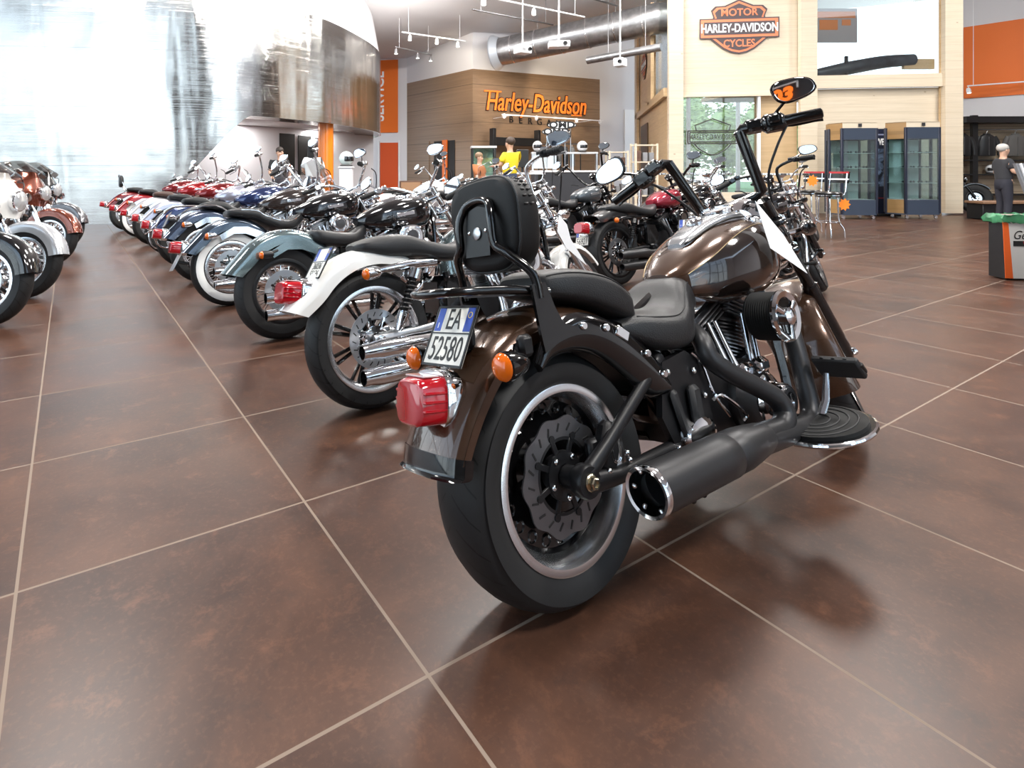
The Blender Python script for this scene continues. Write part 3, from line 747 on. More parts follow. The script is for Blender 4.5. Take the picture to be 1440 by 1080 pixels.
    for sg in (-1, 1):
        MB().tube([(1.47, sg*.125, .86), (1.50, sg*.20, .855)], .010, n=8).build('signal_stalk', CHROME, rt, S)
        signal(rt, (1.50, sg*.215, .855), (1.50, sg*.13, .855), d=1, r=.034, S=S)
    side_stand(rt, .75)
    price_sheet(M, SHEET, 'white price sheet hanging from the black fork of the brown cruiser')
    return rt, M, S

# ------------------------------------------------------------------ the other motorcycles
def paint(name, c, metal=.5, rough=.18): return mat('paint_'+name, c, rough, metal, 1.)
def make_bike(label, pos, style='softail', col=None, tankcol=None, q=.6, wh='spoke', rimmat=None, white=False, seatm=None, bars='low', d=.42, back=False, guard=False, screen=False,
              fairing=False, bags=False, rows=None, platepos=None, tail=True, pipes=CHROME, enginem=None, forkm=None, sheet=None, fatR=None, group=None, front_only=False, blacked=False, piping=None, rackbar=False, lamp='round', studs=False, mirs=True, blade=None, W=None, chop=158):
    X, Y, hd, ln = pos
    M = bike_matrix(X, Y, hd, ln); rt = root('motorcycle', label, 'motorcycle', M, group)
    col = col or GLOSSBK; tankcol = tankcol or col; seatm = seatm or LEATHER
    sport = style == 'sport'; tour = style == 'touring'
    XA = W or (1.53 if sport else 1.64); S = steer_matrix(XA, d)
    forkm = forkm or (GLOSSBK if blacked else CHROME); barm = GLOSSBK if blacked else CHROME
    R, w, rr = (.330, .15, .245) if sport else (.322, .15, .215)
    if fatR: R, w, rr = fatR
    tm = TREAD if q > .5 else RUBBER
    rimm = rimmat or (SATINBK if blacked else ALU)
    if not front_only:
        wheel(rt, 'rear_wheel', R, w, rr, wh, T(0, 0, R), q, white=white, tm=tm, rimmat=rimm, dy=.07, dr=.14)
        # swing arm
        b = MB()
        for sg in (-1, 1): b.tube([(-.03, sg*.11, R), (.20, sg*.115, R+.01), (.46, sg*.11, R+.03)], [.022, .02, .024], n=10, flat=.7)
        b.build('swing_arm', SATINBK if blacked else STEEL, rt)
        MB().lathe([(0, 0), (.02, 0), (.02, .012), (.01, .016), (0, .016)], o=(0, -.125, R), axis=(0, -1, 0), n=12).build('axle_nut', CHROME, rt)
        # rear fender
        if sport:
            fd = fender_mb(.01, R+.005, R+.085, 48, chop, .098, .055, n=int(50*q)+10, flare=.05, skirt2=.085, crown=.02).build('rear_fender', col, rt)
            for sg in (-1, 1):
                MB().tube([(.02, sg*.112, R+.322), (.20, sg*.115, R+.335), (.36, sg*.112, R+.335)], [.013, .024, .026], n=10, k=3, flat=.45).build('fender_strut', barm, rt)
                p0, p1 = Vector((.215, sg*.15, R+.31)), Vector((.085, sg*.15, R+.03)); dd = (p1-p0)
                sh = MB().tube([p0, p0+dd*.16], [.030, .034], n=14).tube([p0+dd*.70, p0+dd*.80, p1], [.030, .030, .017], n=14).build('shock_absorber', GLOSSBK if blacked else CHROME, rt)
                sp = MB(); Mx = frame(p0+dd*.16, dd.orthogonal(), dd); hl = dd.length*.56
                sp.tube([Mx @ Vector((.026*math.cos(t*.7), .026*math.sin(t*.7), hl*t/72)) for t in range(73)], .0055, n=6)
                sp.tube([Mx @ Vector((0, 0, 0)), Mx @ Vector((0, 0, hl))], .015, n=8)
                sp.build('spring', SATINBK if not blacked else GLOSSBK, sh)
            sx, sz = -.05, R+.33
        else:
            fd = fender_mb(.03, R+.02, R+.062, 30, 163, .105, .075, n=int(60*q)+12, flare=.05, skirt2=.10, crown=.02).build('rear_fender', col, rt)
            for sg in (-1, 1):
                b = MB().xzprism([(-.10, R+.27), (.02, R+.335), (.14, R+.33), (.26, R+.28), (.40, R+.19), (.40, R+.13), (.24, R+.22), (.12, R+.27), (.02, R+.275), (-.08, R+.225)], sg*.108, sg*.122)
                b.build('fender_strut', col if studs else barm, rt)
            if studs:
                b = MB()
                for i in range(20):
                    a = R_(40+118*i/19)
                    for sg in (-1, 1): b.ell((.03+(R+.064)*math.cos(a), sg*.090, R+.02+(R+.064)*math.sin(a)), (.006, .006, .006), 6, 4)
                b.build('studs', CHROME, fd)
            sx, sz = .0, R+.36
        # seat
        if sport:
            s = [(-.07, .05, .785, .755), (-.03, .10, .802, .745), (.08, .125, .825, .715), (.20, .13, .822, .705), (.30, .135, .79, .695), (.42, .155, .758, .668), (.55, .14, .755, .665), (.66, .09, .79, .70), (.71, .05, .80, .74)]
        elif style == 'solo':
            s = [(.20, .07, .705, .66), (.24, .15, .725, .63), (.36, .17, .705, .60), (.50, .155, .69, .595), (.60, .10, .73, .62), (.66, .05, .76, .68)]
        else:
            s = [(-.02, .08, .80, .765), (.0, .11, .812, .755), (.10, .135, .822, .735), (.22, .14, .812, .71), (.29, .145, .765, .67), (.40, .17, .72, .62), (.52, .15, .705, .61), (.62, .09, .76, .65), (.68, .05, .785, .71)]
        st = loft_body(s, 24, 4, .5).build('seat', seatm, rt)
        if piping: MB().tube([(x[0], -x[1]*.97, x[3]+(x[2]-x[3])*.74) for x in s[1:-1]], .004, n=6, k=4).build('piping', piping, st)
        if back:
            bp = MB().tube([(-.02, -.115, .72), (-.06, -.112, .82), (-.14, -.085, 1.04), (-.15, 0, 1.07), (-.14, .085, 1.04), (-.06, .112, .82), (-.02, .115, .72)], .010, n=8, k=4).build('sissy_bar', barm, rt)
            loft_body([(-.15, .08, 1.02, .87), (-.13, .115, 1.06, .84), (-.09, .11, 1.05, .84), (-.07, .07, 1.0, .88)], 20, 3, .5).build('backrest_pad', seatm, rt)
        if guard:
            b = MB()
            for sg in (-1, 1):
                b.tube([(.20, sg*.14, .70), (-.02, sg*.24, .70), (-.22, sg*.25, .66), (-.36, sg*.22, .45), (-.30, sg*.2, .25), (.0, sg*.2, .24), (.15, sg*.14, .30)], .011, n=8, k=4)
                b.tube([(-.36, sg*.22, .45), (-.42, sg*.1, .42), (-.42, 0, .42)], .010, n=8, k=2)
            b.build('bag_guard', CHROME, rt)
        if rackbar:
            for sg in (-1, 1): MB().tube([(.24, sg*.125, .70), (.12, sg*.135, .77), (-.08, sg*.135, .765), (-.22, sg*.12, .70), (-.24, sg*.09, .66)], .010, n=8, k=4).build('grab_rail', CHROME, rt)
        if bags:
            for sg in (-1, 1):
                s = [(-.40, .06, .66, .40), (-.36, .10, .69, .34), (-.15, .115, .70, .33), (.10, .11, .70, .34), (.17, .06, .68, .42)]
                bg = loft_body([(a, h, t_, b_, .5, sg*.26) for a, h, t_, b_ in s], 24, 3, .4).build('saddlebag', col, rt)
                MB().tube([(x, sg*.265+yy, .615) for x, yy in ((-.38, sg*.07), (-.15, sg*.117), (.12, sg*.10))], .006, n=6, k=3).build('bag_trim', CHROME, bg)
        # tail
        if tail is None:
            for sg in (-1, 1): signal(rt, (-.16, sg*.145, R+.25), (-.05, sg*.115, R+.275), r=.028, m=SATINBK)
        elif tail:
            if sport:
                tail_light(rt, (-.345, 0, R+.255), 1.05, tilt=R_(10))
                for sg in (-1, 1): signal(rt, (-.065, sg*.165, R+.312), (-.0, sg*.10, R+.31), r=.03, m=GLOSSBK if blacked else CHROME)
            else:
                tail_light(rt, (-.385, 0, R+.19), .95, tilt=R_(10))
                for sg in (-1, 1): signal(rt, (-.20, sg*.155, R+.265), (-.11, sg*.11, R+.27), r=.030, m=GLOSSBK if blacked else CHROME)
        if rows is not None:
            po, pu = platepos or (((-.235, 0, .715), (.095, 0, .155)) if sport else ((-.335, 0, .66), (.07, 0, .15)))
            if blade is None: plate(rt, po, pu, rows=rows)
            else:
                # bare metal number-plate blank
                pu_ = Vector(pu).normalized(); Mx = frame(po, (0, -1, 0), Vector((0, -1, 0)).cross(pu_))
                MB().box((0, 0, 0), (.18, .16, .004), .0015).xf(Mx).build('license_plate', blade, rt)
            MB().tube([Vector(po)+Vector((.01, 0, 0)), (po[0]+.10, 0, po[2]-.02)], .012, n=6).build('plate_bracket', SATINBK, rt)
        # exhaust: two staggered pipes on the right
        zt = R-.03
        p1 = MB().tube([(.70, -.10, .60), (.66, -.16, .56), (.70, -.18, .47), (.70, -.20, .36), (.62, -.205, zt+.02), (.40, -.215, zt), (.20, -.22, zt)], [.022, .022, .022, .023, .024, .026, .03], n=12, k=4).build('exhaust_pipe', pipes, rt)
        p2 = MB().tube([(1.12, -.10, .60), (1.14, -.16, .55), (1.09, -.185, .40), (1.0, -.2, .25), (.85, -.205, zt-.10), (.4, -.21, zt-.11), (.2, -.215, zt-.11)], [.022, .022, .022, .023, .024, .026, .03], n=12, k=4).build('exhaust_pipe', pipes, rt)
        xe = -.16 if not sport else -.13
        for par, z, y in ((p1, zt, -.22), (p2, zt-.11, -.215)):
            mf = MB().lathe([(0, .0), (.032, 0), (.044, -.05), (.044, -.34), (.036, -.40+xe*0), (.036, -.02-(.28-xe)), (.030, -.02-(.28-xe)), (.030, -.35), (0, -.35)], o=(.28, y, z), axis=(1, 0, .0), n=20).build('muffler', pipes, rt)
    # tank
    if sport: tsec = [(.68, .05, .84, .79), (.73, .09, .875, .755), (.84, .125, .925, .735), (.98, .135, .95, .73), (1.08, .115, .955, .745), (1.15, .06, .945, .79)]
    else: tsec = [(.60, .045, .80, .745), (.66, .095, .835, .705), (.78, .145, .89, .675), (.93, .165, .935, .665), (1.08, .15, .95, .675), (1.20, .10, .94, .705), (1.255, .05, .92, .76)]
    tk = loft_body(tsec, 28, 5, .72, .85).build('fuel_tank', tankcol, rt)
    cx, cz = (.98, .955) if sport else (1.02, .945)
    MB().lathe([(0, -.02), (.034, -.02), (.036, .006), (.032, .014), (0, .018)], o=(cx, -.02 if sport else -.07, cz-.004), axis=(0, -.15, 1), n=18).build('fuel_cap', barm, tk)
    if not sport:
        con = loft_body([(.74, .025, .885, .85), (.80, .045, .915, .86), (.95, .058, .957, .90), (1.08, .055, .968, .91), (1.16, .03, .955, .92)], 20, 4, .5).build('console', CHROME, rt)
        MB().lathe([(0, -.01), (.05, -.01), (.053, .012), (.045, .018), (0, .018)], o=(1.03, 0, .965), axis=(-.15, 0, 1), n=24).build('speedometer', SATINBK, con)
    for sg in (-1, 1):
        yy, xx, zz = (.136, .95, .84) if sport else (.166, .95, .80)
        MB().box((xx, sg*yy, zz), (.16, .004, .028), .0015, rot=Matrix.Rotation(R_(-6), 3, 'Y')).build('tank_badge', CHROME if not blacked else STEEL, tk)
    engine(rt, .93 if not sport else .86, .36, q, case=SATINBK if blacked else None, fin=mat('fin_black', (.02, .02, .021), .35) if blacked else STEEL, head=GLOSSBK if blacked else CHROME, cover=GLOSSBK if blacked else CHROME, airbox='round' if not blacked else 'oval', k=.80)
    MB().xzprism([(.40, .58), (.53, .57), (.57, .46), (.50, .36), (.38, .38)], -.115, -.140).build('side_cover', GLOSSBK, rt)
    # front end
    fR, fw, frr = ((.33, .11, .255) if sport else (.325, .13, .215)) if not fatR else (fatR[0], fatR[1]*.8, fatR[2])
    front_end(rt, S, XA, fR, fR, fw, frr, wh, q, ALU if not blacked else GLOSSBK, forkm, True, col, GLOSSBK if blacked else CHROME, lamp=None if fairing else lamp, L=.78, gap=.10, white=white, tm=tm, rimmat=rimm, fa=(38, 150) if sport else (12, 188), fsk=.04 if sport else .09)
    H = Matrix.Identity(4)
    hx, hz = XA-.035-.6*.62, .31+.62
    if bars == 'low': half = [(hx+.0, 0, hz+.06), (hx+.0, -.07, hz+.06), (hx-.01, -.12, hz+.10), (hx-.06, -.24, hz+.17), (hx-.16, -.32, hz+.17), (hx-.30, -.40, hz+.13)]
    elif bars == 'ape': half = [(hx, 0, hz+.06), (hx, -.09, hz+.07), (hx-.02, -.17, hz+.18), (hx-.08, -.24, hz+.36), (hx-.12, -.28, hz+.38), (hx-.26, -.37, hz+.31)]
    else: half = [(hx, 0, hz+.06), (hx, -.07, hz+.07), (hx-.03, -.09, hz+.20), (hx-.05, -.14, hz+.24), (hx-.12, -.28, hz+.24), (hx-.20, -.41, hz+.20)]
    e = Vector(half[-1]); mz = e.z+(.085 if bars == 'riser' else .125)
    handlebar(rt, S, half, .0135, barm, .125, mir=(e.x+.07, e.y+.02, mz) if mirs else None, mirm=barm, mw=.135, mh=.085, tilt=R_(5), q=q, bend=4)
    if sport or bars == 'riser':
        MB().lathe([(0, -.05), (.035, -.04), (.045, 0), (.046, .012), (.038, .016), (0, .016)], o=(hx+.02, 0, hz+.17), axis=(-.75, 0, .6), n=20).build('speedometer', barm, rt, S)
        MB().tube([(hx+.03, 0, hz+.02), (hx+.03, 0, hz+.15)], .015, n=8).build('riser', barm, rt, S)
    for sg in (-1, 1):
        MB().tube([(hx-.02, sg*.30, hz+.15), (hx+.10, sg*.24, hz+.12), (hx+.14, sg*.14, hz-.08), (hx+.16, sg*.10, hz-.25)], .0055, n=6, k=4).build('control_cable', SATINBK, rt, S)
        signal(rt, (hx+.10, sg*.19, hz-.10), (hx+.08, sg*.10, hz-.10), d=1, r=.03, m=GLOSSBK if blacked else CHROME, S=S)
    if screen:
        vs = []
        rings = []
        for i in range(9):
            t = i/8
            hw = .25*(1-.55*t**2.4); z = hz-.05+.42*t; x0 = hx+.19-.17*t
            rings.append([Vector((x0-.35*(hw*u)**2*4*.5, hw*u, z)) for u in [j/6-1 for j in range(13)]])
        b = MB().loft(rings, cap=False, closed=False); b.build('windshield', glass_mat('screen_clear', (.93, .95, .96), .08), rt, S)
        MB().tube([rings[0][0]]+[r[0] for r in rings]+rings[-1]+[r[-1] for r in rings[::-1]], .004, n=6).build('screen_trim', CHROME, rt, S)
    if fairing:
        sec = []
        for i in range(11):
            t = i/10; z = hz-.22+.42*t; hw = .14+.24*math.sin(PI*min(1, t*.95+.12))**.7; x = hx+.22-.10*t-.10*abs(t-.4)
            sec.append([Vector((x+.05-.22*abs(u)**2.2, hw*u, z)) for u in [j/8-1 for j in range(17)]]+[Vector((x+.03-.22*abs(u)**2.2, hw*u*.96, z)) for u in [1-j/8 for j in range(17)]])
        f = MB().loft(sec).build('fairing', tankcol, rt, S)
        c = Vector((hx+.27, 0, hz-.06))
        h = MB().lathe([(0, -.05), (.09, -.05), (.095, .0), (.088, .01), (0, .01)], o=c, axis=(1, 0, 0), n=24).build('headlight', CHROME, rt, S)
        MB().lathe([(.088, .008), (.06, .028), (0, .035)], o=c, axis=(1, 0, 0), n=24).build('lens', MATS['lamp_glass'] if 'lamp_glass' in MATS else GLOSSBK, h)
        for sg in (-1, 1):
            MB().lathe([(0, -.05), (.045, -.04), (.055, 0), (.05, .012), (0, .014)], o=(hx+.20, sg*.20, hz-.13), axis=(1, 0, 0), n=18).build('passing_lamp', CHROME, rt, S)
        ws = [[Vector((hx+.19-.24*t-.20*abs(u)**2.2, (.30-.10*t)*u, hz+.20+.14*t-.05*abs(u)**2)) for u in [j/6-1 for j in range(13)]] for t in (0, .35, .7, 1)]
        MB().loft(ws, cap=False, closed=False).build('windshield', glass_mat('screen_smoke', (.35, .33, .31), .1), rt, S)
    # foot controls
    for sg in (-1, 1):
        MB().tube([(.98, sg*.12, .30), (1.0, sg*.30, .31)], [.012, .016], n=8).build('foot_peg', RUBBER, rt)
        b = MB().tube([(1.02, sg*.16, .28), (1.08, sg*.22, .33), (1.12, sg*.27, .40)], .009, n=8, k=3).box((1.125, sg*.285, .41), (.02, .06, .03), .006); b.build('foot_pedal', barm, rt)
    side_stand(rt, .75)
    return rt, M, S

BLK = paint('black', (.006, .006, .007), .0, .10)
SHEET2 = [(1.175, -.22, .865), (1.225, -.225, .805), (1.240, -.225, .72), (1.335, -.235, .555), (1.20, -.22, .67), (1.15, -.215, .769)]
def cruisers():
    P = paint
    rowg = None
    # front row, from the near one back to the metal wall
    rt, M, S = make_bike('white motorcycle with chrome shock and two-up black seat, second in the front row', (-.27, 2.80, 57, 10), 'sport', CREAM, q=.95, wh='alloy', bars='riser', rows=('', '36036', '55636'), tankcol=BLK)
    price_sheet(M, SHEET2, 'white price sheet hanging from the fork of the white motorcycle')
    make_bike('black cruiser, window reflections painted grey-teal, with studded rear fender and spoked wheels, third in the front row', (-1.0, 3.95, 57, 10), 'solo', P('teal_reflection', (.17, .225, .235), .75, .16), q=.8, wh='spoke', rimmat=SATINBK, bars='low', tankcol=BLK, studs=True, tail=None)  # bright window reflections on black are put into the teal paint colour
    make_bike('dark blue cruiser with whitewall tyres and chrome fender trim, fourth in the front row', (-1.70, 4.93, 57, 10), 'softail', P('navy_grey', (.055, .075, .105), .7, .14), q=.7, wh='spoke', white=True, bars='low', tankcol=BLK, rows=('', ''), blade=STEEL, platepos=((-.43, 0, .40), (.08, 0, .15)), piping=CHROME)
    make_bike('slate blue cruiser with chrome grab rail, fifth in the front row', (-2.33, 5.95, 57, 10), 'softail', P('slate_blue', (.045, .06, .10), .6, .2), q=.55, wh='spoke', bars='ape', rackbar=True, tankcol=P('coffee', (.03, .022, .02), .3, .15), rows=('', ''), blade=DKSTEEL, screen=True)
    make_bike('deep blue cruiser with chrome bag guards, sixth in the front row', (-2.93, 6.92, 57, 9), 'softail', P('deep_blue', (.02, .035, .11), .5, .15), q=.5, wh='spoke', bars='low', guard=True, screen=True)
    make_bike('lavender silver cruiser, seventh in the front row', (-3.55, 7.90, 57, 9), 'softail', P('lavender', (.50, .50, .60), .7, .2), q=.45, wh='alloy', bars='ape', seatm=LEATHER)
    make_bike('pale silver cruiser with brown seat, eighth in the front row', (-4.22, 8.87, 57, 9), 'softail', P('pale_silver', (.62, .60, .62), .6, .2), q=.4, wh='spoke', bars='low', seatm=mat('leather_brown', (.07, .035, .025), .5), tankcol=P('wine', (.18, .012, .014), .5, .15))
    make_bike('red cruiser with tall handlebars, ninth in the front row', (-4.98, 9.93, 57, 9), 'softail', P('red', (.30, .012, .015), .5, .15), q=.4, wh='spoke', bars='ape', white=True)
    make_bike('maroon cruiser with passenger backrest by the metal wall, last in the front row', (-5.78, 11.05, 57, 9), 'softail', P('maroon', (.16, .01, .012), .4, .15), q=.4, wh='spoke', bars='low', back=True)
    # second row behind
    make_bike('black motorcycle with red tank and side-mounted plate, second in the rear row from the right', (1.86, 5.75, 58, 10), 'sport', P('satin_black', (.012, .012, .013), .2, .35), q=.75, wh='alloy', bars='low', blacked=True, tankcol=P('red_tank', (.32, .016, .035), .5, .2), rows=('EH', '56921'), platepos=((-.31, .085, .50), (.05, 0, .16)), pipes=PIPEBK, mirs=True, chop=128)
    make_bike('black motorcycle at the right end of the rear row, half hidden by the brown cruiser', (2.33, 4.62, 58, 10), 'sport', BLK, q=.75, wh='alloy', bars='riser', rows=('DB', '60472'), platepos=((-.26, .0, .70), (.06, 0, .16)), blacked=True, forkm=CHROME)
    make_bike('black motorcycle with dark grey tank in the rear row', (1.32, 6.92, 58, 10), 'sport', BLK, q=.6, wh='alloy', bars='ape', blacked=True, tankcol=P('denim_grey', (.06, .07, .08), .4, .35), pipes=PIPEBK)
    make_bike('black cruiser with chrome tank console, third from the metal wall in the rear row', (.70, 8.1, 58, 10), 'softail', BLK, q=.4, wh='spoke', bars='ape')
    make_bike('silver cruiser with windshield, second from the metal wall in the rear row', (.05, 9.2, 58, 10), 'softail', P('silver2', (.45, .46, .48), .7, .2), q=.4, wh='spoke', bars='low', screen=True)
    make_bike('white cruiser with tall handlebars under the orange banner, first in the rear row', (-.75, 10.4, 58, 10), 'softail', CREAM, q=.4, wh='spoke', bars='ape')
    # beyond the rear row, near the bar tables
    make_bike('dark cruiser parked before the pavilion window, left of three', (3.3, 8.3, 62, 10), 'softail', BLK, q=.4, wh='spoke', bars='low')
    make_bike('dark cruiser with red seat before the pavilion window, middle of three', (3.9, 9.6, 62, 10), 'softail', BLK, q=.4, wh='alloy', bars='low', seatm=mat('leather_red', (.16, .02, .02), .5), tankcol=P('wine', (.18, .012, .014), .5, .15))
    make_bike('black cruiser before the pavilion window, right of three', (4.6, 8.4, 62, 10), 'softail', BLK, q=.4, wh='alloy', bars='low', screen=False)
    # tourers on the left, facing the aisle
    for (x, y, hd, lab, c, tc, wst) in ((-3.28, 4.27, 101, 'black tourer whose front tyre enters at the left edge, nearest of the left row', BLK, BLK, 'mag'),
                                   (-3.66, 5.20, 99, 'silver and white tourer with bladed front wheel, second in the left row', P('tour_silver', (.55, .57, .60), .5, .2), CREAM, 'mag'),
                                   (-4.62, 7.0, 99, 'copper red tourer with batwing fairing, third in the left row', P('copper', (.20, .05, .028), .6, .18), P('copper', (.20, .05, .028), .6, .18), 'mag'),
                                   (-5.35, 8.35, 99, 'black and grey tourer, farthest in the left row', P('storm', (.14, .14, .15), .6, .2), BLK, 'mag')):
        th = R_(hd); X = x-1.64*math.sin(th); Y = y-1.64*math.cos(th)
        make_bike(lab, (X, Y, hd, 5), 'touring', c, q=.6, wh=wst, bars='low', fairing=True, bags=True, d=.12, tankcol=tc, tail=False)
    # knobbly-tyred one by the clothes rack
    make_bike('black fat-tyred custom motorcycle beside the clothes rack', (13.45, 16.45, 120, 6), 'sport', BLK, q=.4, wh='blackspoke', bars='low', blacked=True, fatR=(.39, .26, .2), seatm=mat('leather_tan', (.22, .09, .04), .5), d=.1)

# ------------------------------------------------------------------ setting
FPX, CX_, HY_, HC_ = 812.4, 605.5, 239.5, 1.15
def at(px, py, Y): return Vector(((px-CX_)/FPX*Y, Y, HC_-(py-HY_)/FPX*Y))
def on_line(px, A, B):
    """ground-plan point where the direction of column px meets the wall line A-B; returns (X, Y)"""
    k = (px-CX_)/FPX; ax, ay = A; dx, dy = B[0]-A[0], B[1]-A[1]
    t = (k*ay-ax)/(dx-k*dy); return Vector((ax+dx*t, ay+dy*t))
def zat(py, Y): return HC_-(py-HY_)/FPX*Y

def nodes(name):
    m = bpy.data.materials.new(name); m.use_nodes = True; nt = m.node_tree; b = nt.nodes['Principled BSDF']
    def N(t, **k):
        n = nt.nodes.new(t)
        for a, v in k.items(): setattr(n, a, v)
        return n
    def mth(op, a, b_=None, c=None):
        n = nt.nodes.new('ShaderNodeMath'); n.operation = op
        for i, x in enumerate((a, b_, c)):
            if x is None: continue
            if isinstance(x, (int, float)): n.inputs[i].default_value = x
            else: nt.links.new(x, n.inputs[i])
        return n.outputs[0]
    def mix(f, a, c):
        n = nt.nodes.new('ShaderNodeMix'); n.data_type = 'RGBA'
        for i, x in ((0, f), (6, a), (7, c)):
            if isinstance(x, (int, float)): n.inputs[i].default_value = x
            elif isinstance(x, tuple): n.inputs[i].default_value = (*x, 1)
            else: nt.links.new(x, n.inputs[i])
        return n.outputs[2]
    def noise(vec, sc, det=4, rough=.55, dist=0.):
        n = N('ShaderNodeTexNoise'); n.inputs['Scale'].default_value = sc; n.inputs['Detail'].default_value = det; n.inputs['Roughness'].default_value = rough; n.inputs['Distortion'].default_value = dist
        nt.links.new(vec, n.inputs['Vector']); return n.outputs['Fac']
    def mapr(v, a, b_, c=0., d=1.):
        n = N('ShaderNodeMapRange'); nt.links.new(v, n.inputs[0])
        for i, x in enumerate((a, b_, c, d)): n.inputs[i+1].default_value = x
        return n.outputs[0]
    return m, nt, b, N, mth, mix, noise, mapr

def floor_mat():
    m, nt, b, N, mth, mix, noise, mapr = nodes('rust_tiles'); L = nt.links.new
    tc = N('ShaderNodeTexCoord'); sp = N('ShaderNodeSeparateXYZ'); L(tc.outputs['Object'], sp.inputs[0])
    t = .8151; g = .0042
    u = mth('DIVIDE', sp.outputs['X'], t); v = mth('DIVIDE', sp.outputs['Y'], t)
    def edge(w): return mth('LESS_THAN', mth('SUBTRACT', .5, mth('ABSOLUTE', mth('SUBTRACT', mth('FRACT', mth('ADD', w, 100)), .5))), g/t)
    grout = mth('MAXIMUM', edge(u), edge(v))
    cell = N('ShaderNodeCombineXYZ'); L(mth('FLOOR', mth('ADD', u, 100)), cell.inputs[0]); L(mth('FLOOR', mth('ADD', v, 100)), cell.inputs[1])
    wn = N('ShaderNodeTexWhiteNoise', noise_dimensions='3D'); L(cell.outputs[0], wn.inputs['Vector'])
    off = N('ShaderNodeVectorMath', operation='MULTIPLY_ADD'); L(wn.outputs['Color'], off.inputs[0]); off.inputs[1].default_value = (17, 17, 17); L(tc.outputs['Object'], off.inputs[2])
    P = off.outputs[0]
    n1 = noise(P, 1.7, 6, .62, .6); n2 = noise(P, 9, 8, .75, .3); n3 = noise(P, 60, 4, .7)
    c = mix(mapr(n1, .36, .66), (.034, .0155, .0105), (.080, .036, .021))
    c = mix(mapr(n2, .55, .70, 0, .6), c, (.15, .065, .035))
    c = mix(mapr(n3, .52, .66, 0, .22), c, (.15, .072, .042))
    c = mix(mapr(n2, .47, .30, 0, .5), c, (.020, .014, .013))
    c = mix(mapr(wn.outputs['Value'], 0, 1, 0, .22), c, (.10, .05, .035))
    c = mix(grout, c, (.20, .152, .118))
    L(c, b.inputs['Base Color'])
    r = mth('MULTIPLY_ADD', n1, .12, .28); L(mth('MAXIMUM', r, mth('MULTIPLY', grout, .8)), b.inputs['Roughness'])
    b.inputs['Specular IOR Level'].default_value = .33
    bp = N('ShaderNodeBump'); bp.inputs['Strength'].default_value = .06; bp.inputs['Distance'].default_value = .003
    h = mth('SUBTRACT', mth('ADD', mth('MULTIPLY', n3, .25), mth('MULTIPLY', n1, .5)), mth('MULTIPLY', grout, 1.)); L(h, bp.inputs['Height']); L(bp.outputs[0], b.inputs['Normal'])
    return m
def steel_wall_mat():
    m, nt, b, N, mth, mix, noise, mapr = nodes('wavy_stainless'); L = nt.links.new
    b.inputs['Metallic'].default_value = 1; b.inputs['Base Color'].default_value = (.66, .655, .64, 1); b.inputs['Roughness'].default_value = .13
    tc = N('ShaderNodeTexCoord'); mp = N('ShaderNodeMapping'); L(tc.outputs['Object'], mp.inputs['Vector']); mp.inputs['Scale'].default_value = (1.0, 1.0, .16)
    n1 = noise(mp.outputs[0], 1.5, 2, .4, .3); n2 = noise(tc.outputs['Object'], .8, 2, .4)
    mp2 = N('ShaderNodeMapping'); L(tc.outputs['Object'], mp2.inputs['Vector']); mp2.inputs['Scale'].default_value = (.3, .3, 500); n3 = noise(mp2.outputs[0], 1, 1, .4)
    bp0 = N('ShaderNodeBump'); bp0.inputs['Strength'].default_value = 1.; bp0.inputs['Distance'].default_value = .0006; L(n3, bp0.inputs['Height'])
    bp = N('ShaderNodeBump'); bp.inputs['Strength'].default_value = 1.; bp.inputs['Distance'].default_value = .06; L(bp0.outputs[0], bp.inputs['Normal'])
    L(mth('ADD', n1, mth('MULTIPLY', n2, .8)), bp.inputs['Height']); L(bp.outputs[0], b.inputs['Normal'])
    # brushed sheet joints
    sp = N('ShaderNodeSeparateXYZ'); L(tc.outputs['Object'], sp.inputs[0])
    e = mth('LESS_THAN', mth('FRACT', mth('DIVIDE', mth('ADD', sp.outputs['Z'], 50), 1.25)), .006)
    L(mix(e, (.66, .655, .64), (.45, .45, .45)), b.inputs['Base Color'])
    return m
